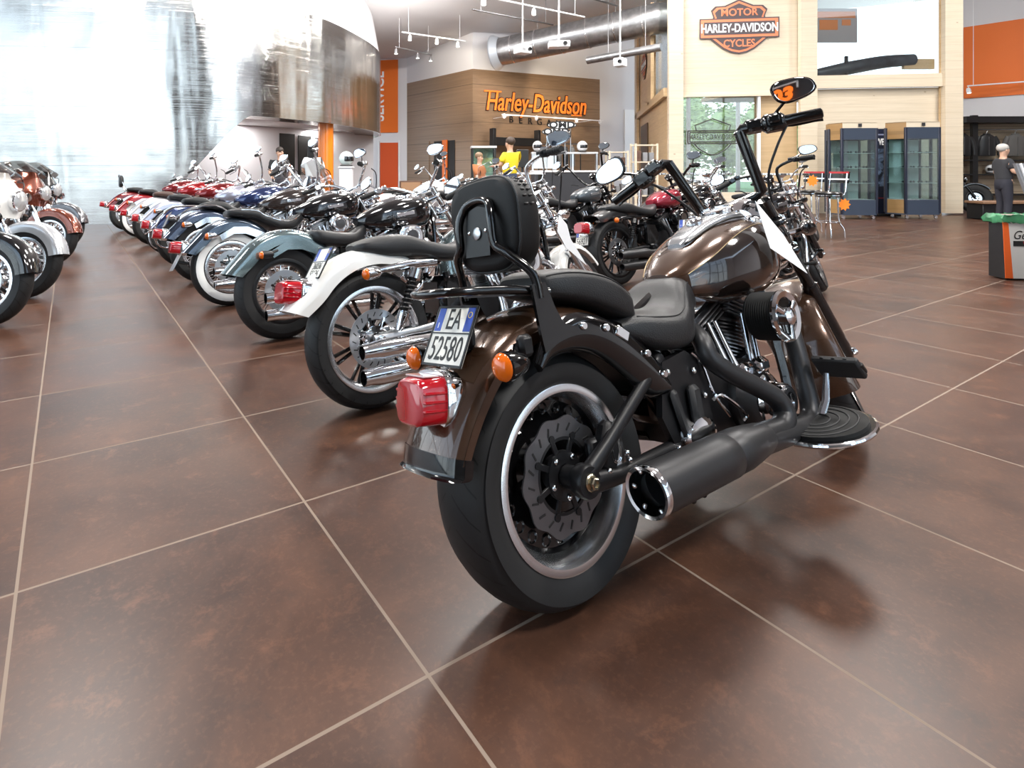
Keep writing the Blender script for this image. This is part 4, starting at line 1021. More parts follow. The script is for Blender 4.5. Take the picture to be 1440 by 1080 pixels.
def wood_mat(name, c0, c1, plank=.2, knots=True, rough=.45, line=.03, horiz=True, linecol=None):
    m, nt, b, N, mth, mix, noise, mapr = nodes(name); L = nt.links.new
    tc = N('ShaderNodeTexCoord'); sp = N('ShaderNodeSeparateXYZ'); L(tc.outputs['Object'], sp.inputs[0])
    z = sp.outputs['Z']; w = mth('DIVIDE', mth('ADD', z, 100), plank); cell = mth('FLOOR', w)
    wn = N('ShaderNodeTexWhiteNoise', noise_dimensions='1D'); L(cell, wn.inputs['W'])
    cb = N('ShaderNodeCombineXYZ'); L(mth('ADD', mth('ADD', sp.outputs['X'], sp.outputs['Y']), mth('MULTIPLY', wn.outputs['Value'], 37)), cb.inputs[0]); L(mth('MULTIPLY', z, 14), cb.inputs[1])
    n1 = noise(cb.outputs[0], 1.2, 5, .6, .4)
    c = mix(mapr(n1, .3, .7), c0, c1)
    c = mix(mapr(wn.outputs['Value'], 0, 1, 0, .35), c, c1)
    if knots:
        vo = N('ShaderNodeTexVoronoi'); vo.inputs['Scale'].default_value = 1.9; cv = N('ShaderNodeCombineXYZ'); L(mth('ADD', sp.outputs['X'], mth('MULTIPLY', sp.outputs['Y'], .7)), cv.inputs[0]); L(mth('MULTIPLY', z, 1.4), cv.inputs[1]); L(cv.outputs[0], vo.inputs['Vector'])
        c = mix(mapr(vo.outputs['Distance'], .035, .065, .6, 0), c, (c0[0]*.45, c0[1]*.34, c0[2]*.25))
    e = mth('LESS_THAN', mth('FRACT', w), line)
    c = mix(mth('MULTIPLY', e, .45 if linecol is None else .9), c, linecol or tuple(x*.55 for x in c0)); L(c, b.inputs['Base Color']); b.inputs['Roughness'].default_value = rough
    return m
FLOORM = floor_mat(); STEELW = steel_wall_mat()
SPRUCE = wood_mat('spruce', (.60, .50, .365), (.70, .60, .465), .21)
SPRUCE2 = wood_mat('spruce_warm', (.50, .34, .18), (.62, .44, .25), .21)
WALNUT = wood_mat('walnut_panel', (.20, .125, .075), (.28, .18, .11), .71, False, .4, .022, linecol=(.06, .035, .02))
TANWOOD = wood_mat('tan_wood', (.25, .14, .05), (.32, .19, .075), 3., False)
WHITE = mat('white_wall', (.70, .69, .72), .7)
WHITE2 = mat('white_gloss', (.80, .80, .82), .4)
CEIL = mat('ceiling_paint', (.70, .68, .69), .75)
ORANGE = mat('orange_panel', (.80, .16, .012), .45)
ORANGE2 = mat('orange_door', (.62, .075, .006), .45)
GALV = mat('galvanised', (.42, .42, .43), .34, .9, vary=(6, .2))
ANTHR = mat('anthracite', (.035, .048, .075), .4)
GLASS = glass_mat('window_glass', (.93, .96, .95), .05)
CGLASS = glass_mat('cabinet_glass', (.84, .92, .92), .06)

BROWNW = mat('brown_wall', (.040, .022, .013), .6); DGREY = mat('dark_grey_wall', (.05, .05, .055), .6)
def wall(name, A, B, z0, z1, m, th=.12, side=1):
    """upright slab along the plan line A-B, front face on the line, thickness behind"""
    A = Vector((A[0], A[1], 0)); B = Vector((B[0], B[1], 0)); d = (B-A).normalized(); n = Vector((-d.y, d.x, 0))*side*th
    b = MB(); vs = [A, B, B+n, A+n]
    b.add([v+Vector((0, 0, z0)) for v in vs]+[v+Vector((0, 0, z1)) for v in vs], [(0, 1, 2, 3), (4, 5, 6, 7), (0, 1, 5, 4), (1, 2, 6, 5), (2, 3, 7, 6), (3, 0, 4, 7)])
    return struct(b.build(name, m, None, smooth=False))
def slab(parent, name, A, B, z0, z1, m, off=0., th=.03):
    A = Vector((A[0], A[1], 0)); B = Vector((B[0], B[1], 0)); d = (B-A).normalized(); n = Vector((-d.y, d.x, 0))
    A = A-n*off; B = B-n*off; vs = [A, B, B-n*th, A-n*th]
    b = MB().add([v+Vector((0, 0, z0)) for v in vs]+[v+Vector((0, 0, z1)) for v in vs], [(0, 1, 2, 3), (4, 5, 6, 7), (0, 1, 5, 4), (1, 2, 6, 5), (2, 3, 7, 6), (3, 0, 4, 7)])
    return b.build(name, m, parent, smooth=False)

ZC = 10.2
def zceil(x, y): return 6.3+.10*(max(x, -1)-1.57)+.125*max(0, 21.56-y)
def room():
    # floor and ceiling
    Mf = Matrix.Translation((-.005, 1.315, 0)) @ Matrix.Rotation(.56, 4, 'Z')
    f = MB(); inv = Mf.inverted()
    cs = [(-15, -6), (21, -6), (21, 30), (-15, 30)]
    f.add([inv @ Vector((x, y, z)) for z in (-.1, 0) for x, y in cs], [(0, 1, 2, 3), (4, 5, 6, 7)]+[(i, (i+1) % 4, (i+1) % 4+4, i+4) for i in range(4)])
    struct(f.build('floor', FLOORM, None, Mf, smooth=False))
    c_ = MB()
    for x0, x1, y0, y1 in ((-15.1, -1, -6.1, 21.56), (-1, 10.7, -6.1, 21.56), (10.7, 21.1, -6.1, 21.56), (-15.1, -1, 21.56, 30), (-1, 10.7, 21.56, 30), (10.7, 21.1, 21.56, 24)):
        cs = [(x0, y0), (x1, y0), (x1, y1), (x0, y1)]; c_.add([(x, y, zceil(x, y)+t) for t in (0, .12) for x, y in cs], [(0, 1, 2, 3), (4, 5, 6, 7)]+[(i, (i+1) % 4, (i+1) % 4+4, i+4) for i in range(4)])
    struct(c_.build('ceiling', CEIL, None, smooth=False))
    # curved stainless wall
    path = cat([(-14.5, 11.75, 0), (-10, 12.0, 0), (-7.85, 12.2, 0), (-5.6, 12.5, 0), (-4.1, 13.15, 0), (-3.06, 14.5, 0), (-2.45, 15.8, 0), (-1.85, 18.0, 0), (-1.72, 19.8, 0), (-2.1, 22.0, 0), (-3.4, 24.2, 0)], 10)
    zt = 5.08
    def zb(x, i):
        if i > 52: return 2.39
        if x < -6.05: return 0
        return min(2.39, max(0, 2.39*((x+6.05)/(6.05-4.15))**.93)) if x < -4.15 else 2.39
    rings = []
    for i, p in enumerate(path):
        d = path[min(i+1, len(path)-1)]-path[max(i-1, 0)]; n = Vector((-d.y, d.x, 0)).normalized(); z0 = zb(p.x, i)
        rings.append((p, n, z0))
    b = MB(); fr = []
    for p, n, z0 in rings:
        fr.append([p+Vector((0, 0, z0+(zt-z0)*k/14)) for k in range(15)]+[p+n*.06+Vector((0, 0, z0+(zt-z0)*k/14)) for k in range(14, -1, -1)])
    b.loft(fr); struct(b.build('wall_left', STEELW, None))
    b = MB()
    b.loft([[p+n*.02+Vector((0, 0, zt)), p+n*(.25)+Vector((0, 0, zceil(p.x, p.y)+.05)), p+n*.45+Vector((0, 0, zceil(p.x, p.y)+.05)), p+n*.25+Vector((0, 0, zt))] for p, n, z0 in rings]); struct(b.build('wall_left_bulkhead', WHITE2, None))
    # drum soffit and lip
    b = MB(); sel = [(p, n) for p, n, z0 in rings if z0 >= 2.38]
    b.loft([[p+n*.06+Vector((0, 0, 2.41)), p+n*.9+Vector((0, 0, 2.41)), p+n*.9+Vector((0, 0, 2.47)), p+n*.06+Vector((0, 0, 2.47))] for p, n in sel]); struct(b.build('trim_1', mat('soffit_bronze', (.20, .12, .07), .2, .8), None))
    b = MB().add([(-5.2, 13.6, 2.48), (-3.9, 13.9, 2.48), (-2.6, 16.4, 2.48), (-2.3, 19, 2.48), (-3.2, 23, 2.48), (-7, 20, 2.48)], [(0, 1, 2, 3, 4, 5)]); struct(b.build('ceiling_drum', CEIL, None, smooth=False))
    wall('wall_recess', (-7.6, 14.2), (-2.1, 21.2), 0, 2.47, WHITE)
    # orange column
    struct(MB().lathe([(.21, 0), (.21, 2.47)], o=(-2.86, 15.75, 0), axis=(0, 0, 1), n=32).build('column', mat('orange_column', (.85, .22, .015), .25, 0, .5), None))
    # back walls
    C0, C1, C2 = (-1.03, 25.2), (1.57, 21.56), (7.06, 24.1)
    zw = 4.94
    wall('wall_back_left', C0, C1, 0, zw, WALNUT); wall('wall_back', C1, C2, 0, zw, WALNUT)
    wall('wall_back_left_upper', C0, C1, zw, ZC, WHITE); wall('wall_back_upper', C1, C2, zw, ZC, WHITE)
    wall('wall_back_white', (-4.4, 25.9), C0, 0, ZC, WHITE); wall('wall_back_right', C2, (10.6, 25.75), 0, ZC, WHITE)
    slab(None, 'door_1', on_line(878, C2, (10.6, 25.75)), on_line(893, C2, (10.6, 25.75)), 0.01, zat(155, 25), WHITE2, .005, .03)['kind'] = 'structure'
    # doors in the wood face
    W0, W1 = (-4.4, 25.9), C0
    struct(slab(None, 'door_2', on_line(588, C0, C1), on_line(604, C0, C1), .01, 2.35, WALNUT, .01, .02))
    struct(slab(None, 'door_3', on_line(611, C0, C1), on_line(640, C0, C1), .01, zat(198, 23), mat('dark_opening', (.012, .010, .009), .6), .005, .02))
    struct(slab(None, 'trim_2', on_line(624, C0, C1), on_line(630, C0, C1), .01, zat(197, 23), ORANGE, .03, .05))
    # orange service banner and door
    bn = slab(None, 'service_banner', on_line(512, W0, W1), on_line(560, W0, W1), zat(187, 25.6), zat(86, 25.6), ORANGE, .02, .03)
    tag(bn, 'tall orange SERVICE banner on the white wall beside the stainless drum', 'banner')
    p = on_line(534, W0, W1); d = (Vector(W1)-Vector(W0)).normalized()
    text_mb('SERVICE', .66, .004, width=.92, bold=.012).xf(frame((p.x+.06*d.y, p.y-.06*d.x-.01, (zat(187, 25.6)+zat(86, 25.6))/2), (0, 0, 1), (d.y, -d.x, 0))).build('banner_text', PAPER, bn, smooth=False)
    struct(slab(None, 'door_4', on_line(535, W0, W1), on_line(560, W0, W1), .01, zat(201, 25.6), ORANGE2, .02, .03))
    for px in (533, 562): struct(slab(None, 'trim_3', on_line(px-1.2, W0, W1), on_line(px+1.2, W0, W1), 0, zat(198, 25.6), WHITE2, .02, .06))
    # sign on the wooden wall
    dr = Vector((C2[0]-C1[0], C2[1]-C1[1], 0)).normalized(); nn = Vector((dr.y, -dr.x, 0))
    def sign(px, py, off=.04):
        q = on_line(px, C1, C2); return Vector((q.x, q.y, zat(py, q.y)))+nn*off
    c = sign(755, 147)
    sg = text_mb('Harley-Davidson', 1.02, .02, shear=.22, width=.685, bold=.042).xf(frame(c, dr, nn)).build('wall_sign', mat('sign_black', (.03, .008, .004), .5), None, smooth=False)
    tag(sg, 'slanted orange script lettering on the dark wooden back wall', 'sign')
    text_mb('Harley-Davidson', 1.02, .03, shear=.22, width=.685, bold=.008).xf(frame(c+nn*.02, dr, nn)).build('sign_face', mat('sign_orange', (.95, .22, .03), .4, emit=(1, .22, .03), es=.35), sg, smooth=False)
    
    for x, y, w_ in ((-2.05, .40, .75), (1.9, -.36, .5)): MB().box((x, y, 0), (w_, .05, .03)).xf(frame(c+nn*.02, dr, nn)).build('sign_stroke', MATS['sign_orange'], sg)
    for i, ch in enumerate('BERGAMO'):
        q = sign(718+13.3*i, 168.5+1.15*i)
        o = text_mb(ch, .36, .01).xf(frame(q, dr, nn)).build('sign_letter', INK, None, smooth=False)
        tag(o, 'small black letter %s below the orange script sign' % ch, 'letter', 'small black letters on the back wall')
    # white side wall with orange band on the right, and closing walls
    RA, RB = (17.44, 19.38), (21, 14.6)
    wall('wall_right', RA, RB, 0, ZC, WHITE)
    za, zb_ = zat(148, 21), zat(31, 21)
    struct(slab(None, 'trim_4', (RA[0]+.2, RA[1]-.27), RB, za, 5.87, ORANGE, .02, .02))
    wall('wall_right_front', (21, 14.6), (21, 3), 0, ZC, BROWNW); wall('wall_right_rear', (21, 3), (21, -6), 0, ZC, WHITE)
    wall('wall_front', (4.2, -6), (-3.4, -6), 0, ZC, DGREY); wall('wall_front_side', (21, -6), (15, -6), 0, ZC, WHITE)
    for i in range(5): struct(MB().box((4.3+2.65*i, -5.9, ZC/2), (.10, .16, ZC)).build('window_mullion', ANTHR, None))
    for z in (.05, 3.6, 7.2): struct(MB().box((9.6, -5.9, z), (10.8, .12, .09)).build('window_rail', ANTHR, None))
    struct(MB().box((9.6, -5.88, ZC/2), (10.8, .02, ZC)).build('window_6', glass_mat('facade_glass', (.96, .98, .98), .02), None))
    sg = text_mb('03', .44, .01, shear=.1, bold=.02).xf(Matrix.Diagonal((-1, 1, 1, 1))).xf(frame((-2.52, -5.93, 7.78), (-1, 0, 0), (0, 1, 0))).build('rear_sign', mat('rear_orange', (.9, .20, .02), .5, emit=(1, .2, .02), es=.8), None, smooth=False)
    tag(sg, 'orange lettering on the grey rear wall, reflected in the brown cruiser mirror', 'sign')
    MB().box((-2.45, -5.93, 8.03), (.50, .02, .03)).box((-2.21, -5.93, 7.96), (.03, .02, .16)).build('sign_underline', PAPER, sg)
    # glazing along the left side and behind the camera on the left
    for i in range(6):
        struct(MB().box((-15+2.3*i, -5.9, ZC/2), (.10, .16, ZC)).build('window_mullion', ANTHR, None))
        struct(MB().box((-14.95, -5.9+3*i, ZC/2), (.16, .10, ZC)).build('window_mullion', ANTHR, None))
    for z in (.05, 3.6, 7.2):
        struct(MB().box((-9.2, -5.9, z), (11.6, .12, .09)).build('window_rail', ANTHR, None)); struct(MB().box((-14.95, 3, z), (.12, 18, .09)).build('window_rail', ANTHR, None))
    struct(MB().box((-9.2, -5.88, ZC/2), (11.6, .02, ZC)).build('window_1', glass_mat('facade_glass', (.96, .98, .98), .02), None)); struct(MB().box((-14.97, 3, ZC/2), (.02, 18, ZC)).build('window_5', MATS['facade_glass'], None))
    struct(MB().box((-60, 0, -.16), (89, 60, .1)).build('ground_left', mat('forecourt', (.30, .30, .29), .8, vary=(.3, .15)), None))
    struct(MB().box((3, -36.5, -.16), (140, 60, .1)).build('ground', mat('forecourt', (.30, .30, .29), .8, vary=(.3, .15)), None))
    struct(MB().box((20, 47.5, -.16), (120, 35, .1)).build('ground_rear', mat('rear_lawn', (.16, .22, .08), .9, vary=(.6, .3)), None))

# ------------------------------------------------------------------ wooden pavilion
PL, PR, PF = Vector((6.6, 16.0)), Vector((13.75, 15.0)), Vector((8.35, 23.0))
def shield(label, M, w):
    """bar-and-shield emblem drawn in a unit-wide frame"""
    O = mat('emblem_orange', (.72, .22, .10), .5); K = mat('emblem_black', (.07, .05, .055), .5)
    def sh(s):
        top = [(-.325, .16), (-.355, .245), (-.30, .30), (-.18, .305), (0, .385)]
        bot = [(-.37, -.13), (-.30, -.19), (-.20, -.275), (-.10, -.325), (0, -.345)]
        t = [(x*s, y*s) for x, y in top]; t += [(-x, y) for x, y in t[-2::-1]]
        q = [(x*s, y*s) for x, y in bot]; q += [(-x, y) for x, y in q[-2::-1]]
        return t+q[::-1]
    def plate_(poly, z): return MB().prism(poly, lambda u, v, t: (u*w, v*w, z+.006*t)).xf(M)
    base = plate_(sh(1.), .0).build('wall_emblem', K, None, smooth=False); tag(base, label, 'emblem')
    plate_(sh(.94), .004).build('shield_orange', O, base, smooth=False); plate_(sh(.86), .008).build('shield_inner', K, base, smooth=False)
    R = lambda a, h: [(-a, -h), (a, -h), (a, h), (-a, h)]
    plate_(R(.5, .135), .012).build('bar', K, base, smooth=False); plate_(R(.485, .12), .016).build('bar_orange', O, base, smooth=False); plate_(R(.445, .085), .02).build('bar_inner', K, base, smooth=False)
    text_mb('HARLEY-DAVIDSON', .158*w, .003, width=.685, bold=.004*w).xf(M @ T(0, -.004*w, .029)).build('bar_text', PAPER, base, smooth=False)
    text_mb('MOTOR', .135*w, .003, width=.95, bold=.003*w).xf(M @ T(0, .208*w, .018)).build('upper_text', O, base, smooth=False)
    text_mb('CYCLES', .135*w, .003, width=.85, bold=.003*w).xf(M @ T(0, -.205*w, .018)).build('lower_text', O, base, smooth=False)
    return base
ZP = 6.62
def pavilion():
    P = lambda px: on_line(px, PL, PR); Q = lambda px: on_line(px, PL, PF)
    d = Vector((PR.x-PL.x, PR.y-PL.y, 0)).normalized(); n = Vector((d.y, -d.x, 0))
    d2 = Vector((PL.x-PF.x, PL.y-PF.y, 0)).normalized(); n2 = Vector((d2.y, -d2.x, 0))
    z_ = lambda px, py: zat(py, P(px).y)
    def post(name, a, b_, z0, z1, off=.04, th=.16, m=SPRUCE): return struct(slab(None, name, P(a), P(b_), z0, z1, m, off, th))
    zb1 = z_(1040, 133); zwin = z_(1040, 236)
    wall('wall_pavilion_upper', P(956), P(1124), zb1, ZP, SPRUCE)
    wall('wall_pavilion_lower', P(956), P(1124), 0, .55, SPRUCE)
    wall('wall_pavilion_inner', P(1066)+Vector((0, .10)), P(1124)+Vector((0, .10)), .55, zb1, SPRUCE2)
    wall('wall_pavilion_right', P(1143), P(1322), 0, z_(1230, 124), SPRUCE)
    post('trim_5', 938, 958, 0, ZP); post('trim_6', 1121, 1144, 0, ZP); post('trim_7', 1319.5, 1344, .05, ZP, .05, .2)
    post('trim_8', 1143, 1321, z_(1230, 124), z_(1230, 106), .03, .14); post('trim_9', 956, 1122, zb1-.06, zb1, .02, .12)
    post('trim_10', 1318, 1320.5, 0, ZP, .045, .05, SPRUCE2)
    # panes
    w = slab(None, 'window_2', P(958), P(1066), .55, zb1-.05, GLASS, -.06, .02); struct(w)
    w = slab(None, 'window_3', P(1143), P(1321), z_(1230, 106), ZP, GLASS, -.06, .02); struct(w)
    post('trim_11', 1064, 1067.5, .55, zb1, .0, .1, WHITE2)
    # left flank
    h_ = lambda px, py: zat(py, Q(px).y)
    zk = h_(918, 147)
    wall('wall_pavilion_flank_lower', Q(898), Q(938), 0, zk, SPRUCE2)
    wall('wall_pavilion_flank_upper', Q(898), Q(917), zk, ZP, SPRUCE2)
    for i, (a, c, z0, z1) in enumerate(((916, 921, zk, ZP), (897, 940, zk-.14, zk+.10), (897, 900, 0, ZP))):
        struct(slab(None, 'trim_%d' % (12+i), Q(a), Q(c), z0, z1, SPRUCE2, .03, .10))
    struct(slab(None, 'window_4', Q(921), Q(938), zk, ZP, GLASS, -.05, .02))
    struct(slab(None, 'door_5', Q(903), Q(912), .01, h_(908, 175), mat('dark_doorway', (.09, .05, .025), .5), .02, .03))
    # emblems
    q = P(1038.5); shield('large orange and black bar and shield emblem on the pavilion front', frame(Vector((q.x, q.y, z_(1038, 40)))+n*.03, d, n), 104/FPX*q.y*1.01)
    q = Q(907); shield('bar and shield emblem on the shaded pavilion flank, seen edge-on', frame(Vector((q.x, q.y, h_(907, 92)))+n2*.03, d2, n2), 1.55)
    # emblem printed on the lower window
    q = P(1001); c = Vector((q.x, q.y, z_(1001, 193)))+n*.075; GM = mat('etched_grey', (.05, .045, .045), .6)
    M = frame(c, d, n); wd = 66/FPX*q.y
    b = MB()
    for a, h in ((.5, .135), (.46, .10)):
        for s in (-1, 1): b.box((0, s*h*wd, 0), (a*2*wd, .028, .003)); b.box((s*a*wd, 0, 0), (.028, h*2*wd, .003))
    b.tube([(x*wd, y*wd, 0) for x, y in ((-.37, -.14), (-.28, -.25), (-.1, -.36), (0, -.38), (.1, -.36), (.28, -.25), (.37, -.14))], .016, n=6)
    b.tube([(x*wd, y*wd, 0) for x, y in ((-.33, .14), (-.355, .25), (-.2, .31), (0, .39), (.2, .31), (.355, .25), (.33, .14))], .016, n=6)
    e = b.xf(M).build('window_decal', GM, None); tag(e, 'grey outlined emblem stuck on the lower pavilion window', 'decal')
    text_mb('HARLEY-DAVIDSON', .155*wd, .001, width=.69).xf(M).build('decal_text', GM, e, smooth=False)
    # inside: floor slab of the gallery, rear glazing, railing, poster, dark tube shaped as a reflection
    struct(MB().box((11.2, 17.2, 3.32), (5.6, 1.5, .12)).build('floor_gallery', SPRUCE, None, smooth=False))
    for x in (8.4, 10.4, 12.4, 14.4): struct(MB().box((x, 23.3, ZP/2), (.12, .12, ZP)).build('window_post', WHITE2, None))
    struct(MB().box((11.4, 23.3, 4.35), (6.2, .1, .14)).build('window_transom', WHITE2, None))
    pz = at(1175, 36, 19.5)
    p = MB().box(pz, (1.45, .03, 1.15)).build('wall_poster', mat('poster_grey', (.42, .40, .42), .5), None, smooth=False); tag(p, 'orange and grey picture panel behind the upper pavilion window', 'poster')
    b = MB().box(pz+Vector((.0, -.02, .36)), (1.3, .01, .22)).box(pz+Vector((-.25, -.02, .02)), (.62, .01, .34)).box(pz+Vector((.35, -.02, .10)), (.30, .01, .20))
    b.build('poster_print', mat('poster_orange', (.75, .25, .06), .5), p)
    a, c = at(1146, 104, 17.2), at(1284, 84, 17.2)
    b = MB().tube([a, a+(c-a)*.35+Vector((0, 0, .03)), a+(c-a)*.7+Vector((0, 0, .06)), c], [.13, .20, .19, .17], n=14, k=4)
    k = b.build('reflection_tube', mat('reflection_dark', (.03, .035, .045), .4, vary=(5, .8)), None); tag(k, 'long dark patterned tube standing in for a reflection in the upper pavilion window', 'modelled reflection')  # dark tube modelled in place of a ceiling and duct reflection
    MB().box(at(1276, 95, 17.2)+Vector((.32, 0, .10)), (.9, .10, .30)).build('tube_end', SPRUCE2, k)
    for px in (1146, 1190): MB().box(at(px, 92, 17.1), (.08, .08, .55), .01).build('tube_bracket', SATINBK, k)
    sp_ = at(1229, 60, 17.4); MB().box((sp_.x, 17.4, 2.75), (5.2, .10, .05)).build('tube_shelf', SPRUCE, k)

def trees():
    G = mat('tree_leaves', (.28, .34, .12), .6, vary=(1.5, .5)); TR = mat('tree_bark', (.10, .07, .05), .8)
    rnd = random.Random(3)
    for i, (x, y, h, lab) in enumerate(((13.3, 31, 4.6, 'leafy green tree outside, left one of the nearer trees seen through the pavilion glass'), (16.4, 32.2, 5.0, 'leafy green tree outside, middle one of the nearer trees seen through the pavilion glass'), (19.2, 31, 4.2, 'leafy green tree outside, right one of the nearer trees seen through the pavilion glass'),
                                       (16.4, 36.5, 6.4, 'tall leafy tree outside, left one farther off behind the pavilion'), (20.4, 36.0, 5.6, 'tall leafy tree outside, middle one farther off behind the pavilion'), (26.0, 36.0, 5.2, 'tall leafy tree outside, right one farther off behind the pavilion'))):
        rt = root('tree', lab, 'tree', Matrix.Translation((x, y, -.11)))
        MB().tube([(0, 0, 0), (.05, 0, h*.3), (0, .05, h*.6)], [.16, .12, .07], n=8).build('trunk', TR, rt)
        b = MB()
        for k in range(1400):
            a = rnd.uniform(0, 2*PI); u = rnd.uniform(-1, 1); r = rnd.uniform(.75, 1.05)*(1+.18*math.sin(3*a)+.15*math.sin(5*u*3))
            c = Vector((1.25*r*math.sqrt(1-u*u)*math.cos(a), 1.25*r*math.sqrt(1-u*u)*math.sin(a), h*.58+h*.40*r*u))
            ro = Matrix.Rotation(rnd.uniform(0, 6.3), 3, 'Z') @ Matrix.Rotation(rnd.uniform(0, 3), 3, 'X'); s = rnd.uniform(.10, .22)
            b.add([c+ro @ Vector(v) for v in ((-s, 0, 0), (0, -s*.5, .03), (s, 0, 0), (0, s*.5, .03))], [(0, 1, 2, 3)])
        b.ell((0, 0, h*.62), (1.0, 1.0, h*.33), 14, 9)
        b.build('crown', G, rt, smooth=False)

# ------------------------------------------------------------------ furniture, goods, people
BK = mat('black_plastic', (.012, .012, .013), .45)
REDV = mat('red_vinyl', (.35, .012, .015), .35)
CARD = mat('card_black', (.02, .02, .022), .5)
def copy_tree(o, M=None, parent=None):
    c = o.copy(); COL.objects.link(c)
    if parent is not None: c.parent = parent
    if M is not None: c.matrix_world = M
    for ch in list(o.children): copy_tree(ch, None, c)
    return c

def cabinet(label, x, y, w, side, h, rz, dark):
    rt = root('display_cabinet', label, 'display cabinet', Matrix.Translation((x, y, 0)) @ Matrix.Rotation(rz, 4, 'Z'), None)
    plan = [(0, 0), (w, 0), (w+.02, .30), (w, .62), (0, .62), (-side, .34)]
    def pan(name, i, z0, z1, m, t=.02, ins=0.):
        a, b_ = Vector(plan[i]), Vector(plan[(i+1) % 6]); d = (b_-a).normalized(); a, b_ = a+d*ins, b_-d*ins; n = Vector((-d.y, d.x))
        vs = [a, b_, b_+n*t, a+n*t]
        return MB().add([(v.x, v.y, z0) for v in vs]+[(v.x, v.y, z1) for v in vs], [(0, 1, 2, 3), (4, 5, 6, 7), (0, 1, 5, 4), (1, 2, 6, 5), (2, 3, 7, 6), (3, 0, 4, 7)]).build(name, m, rt, smooth=False)
    z0 = .13; zl, zu, zt = .46, h-.40, h-.13
    for i, m in ((0, ANTHR), (1, ANTHR), (2, ANTHR), (3, ANTHR), (4, ANTHR), (5, TANWOOD)):
        pan('lower_panel', i, z0, zl, m); pan('upper_panel', i, zu, zt, m)
        pan('crown_band', i, zt, h, SPRUCE if i in (0, 1) else TANWOOD, .03)
    for i in (0, 1, 5): pan('pane', i, zl, zu, CGLASS, .008, .02)
    pan('back_panel', 3, zl, zu, mat('cabinet_back', (.62, .70, .66), .4)); 
    for i in (2, 4): pan('pane', i, zl, zu, CGLASS, .008, .02)
    for p in plan: MB().box((p[0], p[1]+(.02 if p[1] < .1 else -.01), (z0+zt)/2), (.055, .055, zt-z0), .008).build('corner_post', mat('cabinet_post', (.014, .018, .035), .4), rt)
    MB().xyprism(plan, z0-.03, z0).build('bottom_board', ANTHR, rt); MB().xyprism(plan, zl-.01, zl).build('display_floor', WHITE2, rt); MB().xyprism(plan, h-.02, h).build('top_board', SPRUCE, rt)
    sh = []
    for k in range(3):
        z = zl+(zu-zl)*(.27+.25*k); sh.append(z)
        MB().xyprism([(px_*.96+.02, .04+py_*.88) for px_, py_ in plan], z, z+.008).build('glass_shelf', mat('shelf_edge', (.55, .68, .64), .15), rt)
    MB().box((w*.5, .50, (zl+zu)/2), (.08, .05, zu-zl)).build('shelf_column', STEEL, rt)
    for px_, py_ in ((.05, .08), (w-.05, .08), (.05, .54), (w-.05, .54)):
        MB().box((px_, py_, .09), (.05, .04, .03), .005).lathe([(0, -.014), (.036, -.014), (.04, -.008), (.04, .008), (.036, .014), (0, .014)], o=(px_+.02, py_, .04), axis=(0, 1, 0), n=14).build('castor', ALU, rt)
    MB().lathe([(0, 0), (.055, 0), (.055, .008), (0, .008)], o=(w/2, -.01, h-.065), axis=(0, -1, 0), n=4).build('crown_badge', DKSTEEL, rt)
    return rt, sh, zl

def sunglasses(label, M, group):
    rt = root('sunglasses', label, 'sunglasses', M, group)
    b = MB()
    for s in (-1, 1): b.lathe([(.016, -.002), (.027, -.002), (.027, .002), (.016, .002)], o=(s*.032, 0, .025), axis=(0, 1, 0), n=14, loop=True); b.tube([(s*.06, 0, .03), (s*.062, .07, .03), (s*.058, .12, .008)], .003, n=6)
    b.tube([(-.012, 0, .028), (0, 0, .033), (.012, 0, .028)], .003, n=6); b.build('frame', BK, rt)
    b = MB()
    for s in (-1, 1): b.ell((s*.032, 0, .025), (.020, .003, .020), 12, 6)
    b.build('lenses', mat('smoke_lens', (.02, .025, .03), .08, 0, 1.), rt)
    return rt

def stool(label, x, y, rz, group='chrome bar stools'):
    rt = root('bar_stool', label, 'bar stool', Matrix.Translation((x, y, 0)) @ Matrix.Rotation(rz, 4, 'Z'), group)
    MB().lathe([(0, .70), (.19, .70), (.20, .715), (.20, .765), (.185, .78), (.10, .79), (0, .79)], axis=(0, 0, 1), n=32).build('seat', mat('stool_vinyl', (.012, .012, .012), .25), rt)
    MB().lathe([(.195, .712), (.206, .715), (.206, .735), (.195, .738)], axis=(0, 0, 1), n=32, loop=True).build('seat_band', CHROME, rt)
    for k in range(4):
        a = PI/4+k*PI/2; c, s_ = math.cos(a), math.sin(a)
        MB().tube([(.10*c, .10*s_, .70), (.135*c, .135*s_, .66), (.15*c, .15*s_, .30), (.22*c, .22*s_, .16), (.235*c, .235*s_, .012)], .013, n=10, k=4).build('leg', CHROME, rt)
    MB().tube([(.175*math.cos(2*PI*j/28), .175*math.sin(2*PI*j/28), .27) for j in range(28)], .011, n=8, closed=True).build('foot_ring', CHROME, rt)
    for s in (-1, 1): MB().tube([(-.10, s*.13, .72), (-.20, s*.14, .76), (-.235, s*.14, .95), (-.26, s*.14, 1.10)], .011, n=8, k=4).build('back_tube', CHROME, rt)
    def pad(m, z0, z1, nm, dx=0.):
        fr = [[Vector((-.235-.12*(z-.9)+dx-.05*(1-(abs(u)/.17)**2)+t, u, z)) for z, t in ((z0, 0), (z1, 0), (z1, -.03), (z0, -.03))] for u in [(-.17+.34*j/10) for j in range(11)]]
        return MB().loft(fr).build(nm, m, rt)
    pad(mat('stool_vinyl', (.012, .012, .012), .25), .93, 1.12, 'backrest'); pad(REDV, 1.095, 1.128, 'back_stripe', .004); pad(PAPER, .985, 1.01, 'white_stripe', .003)
    return rt
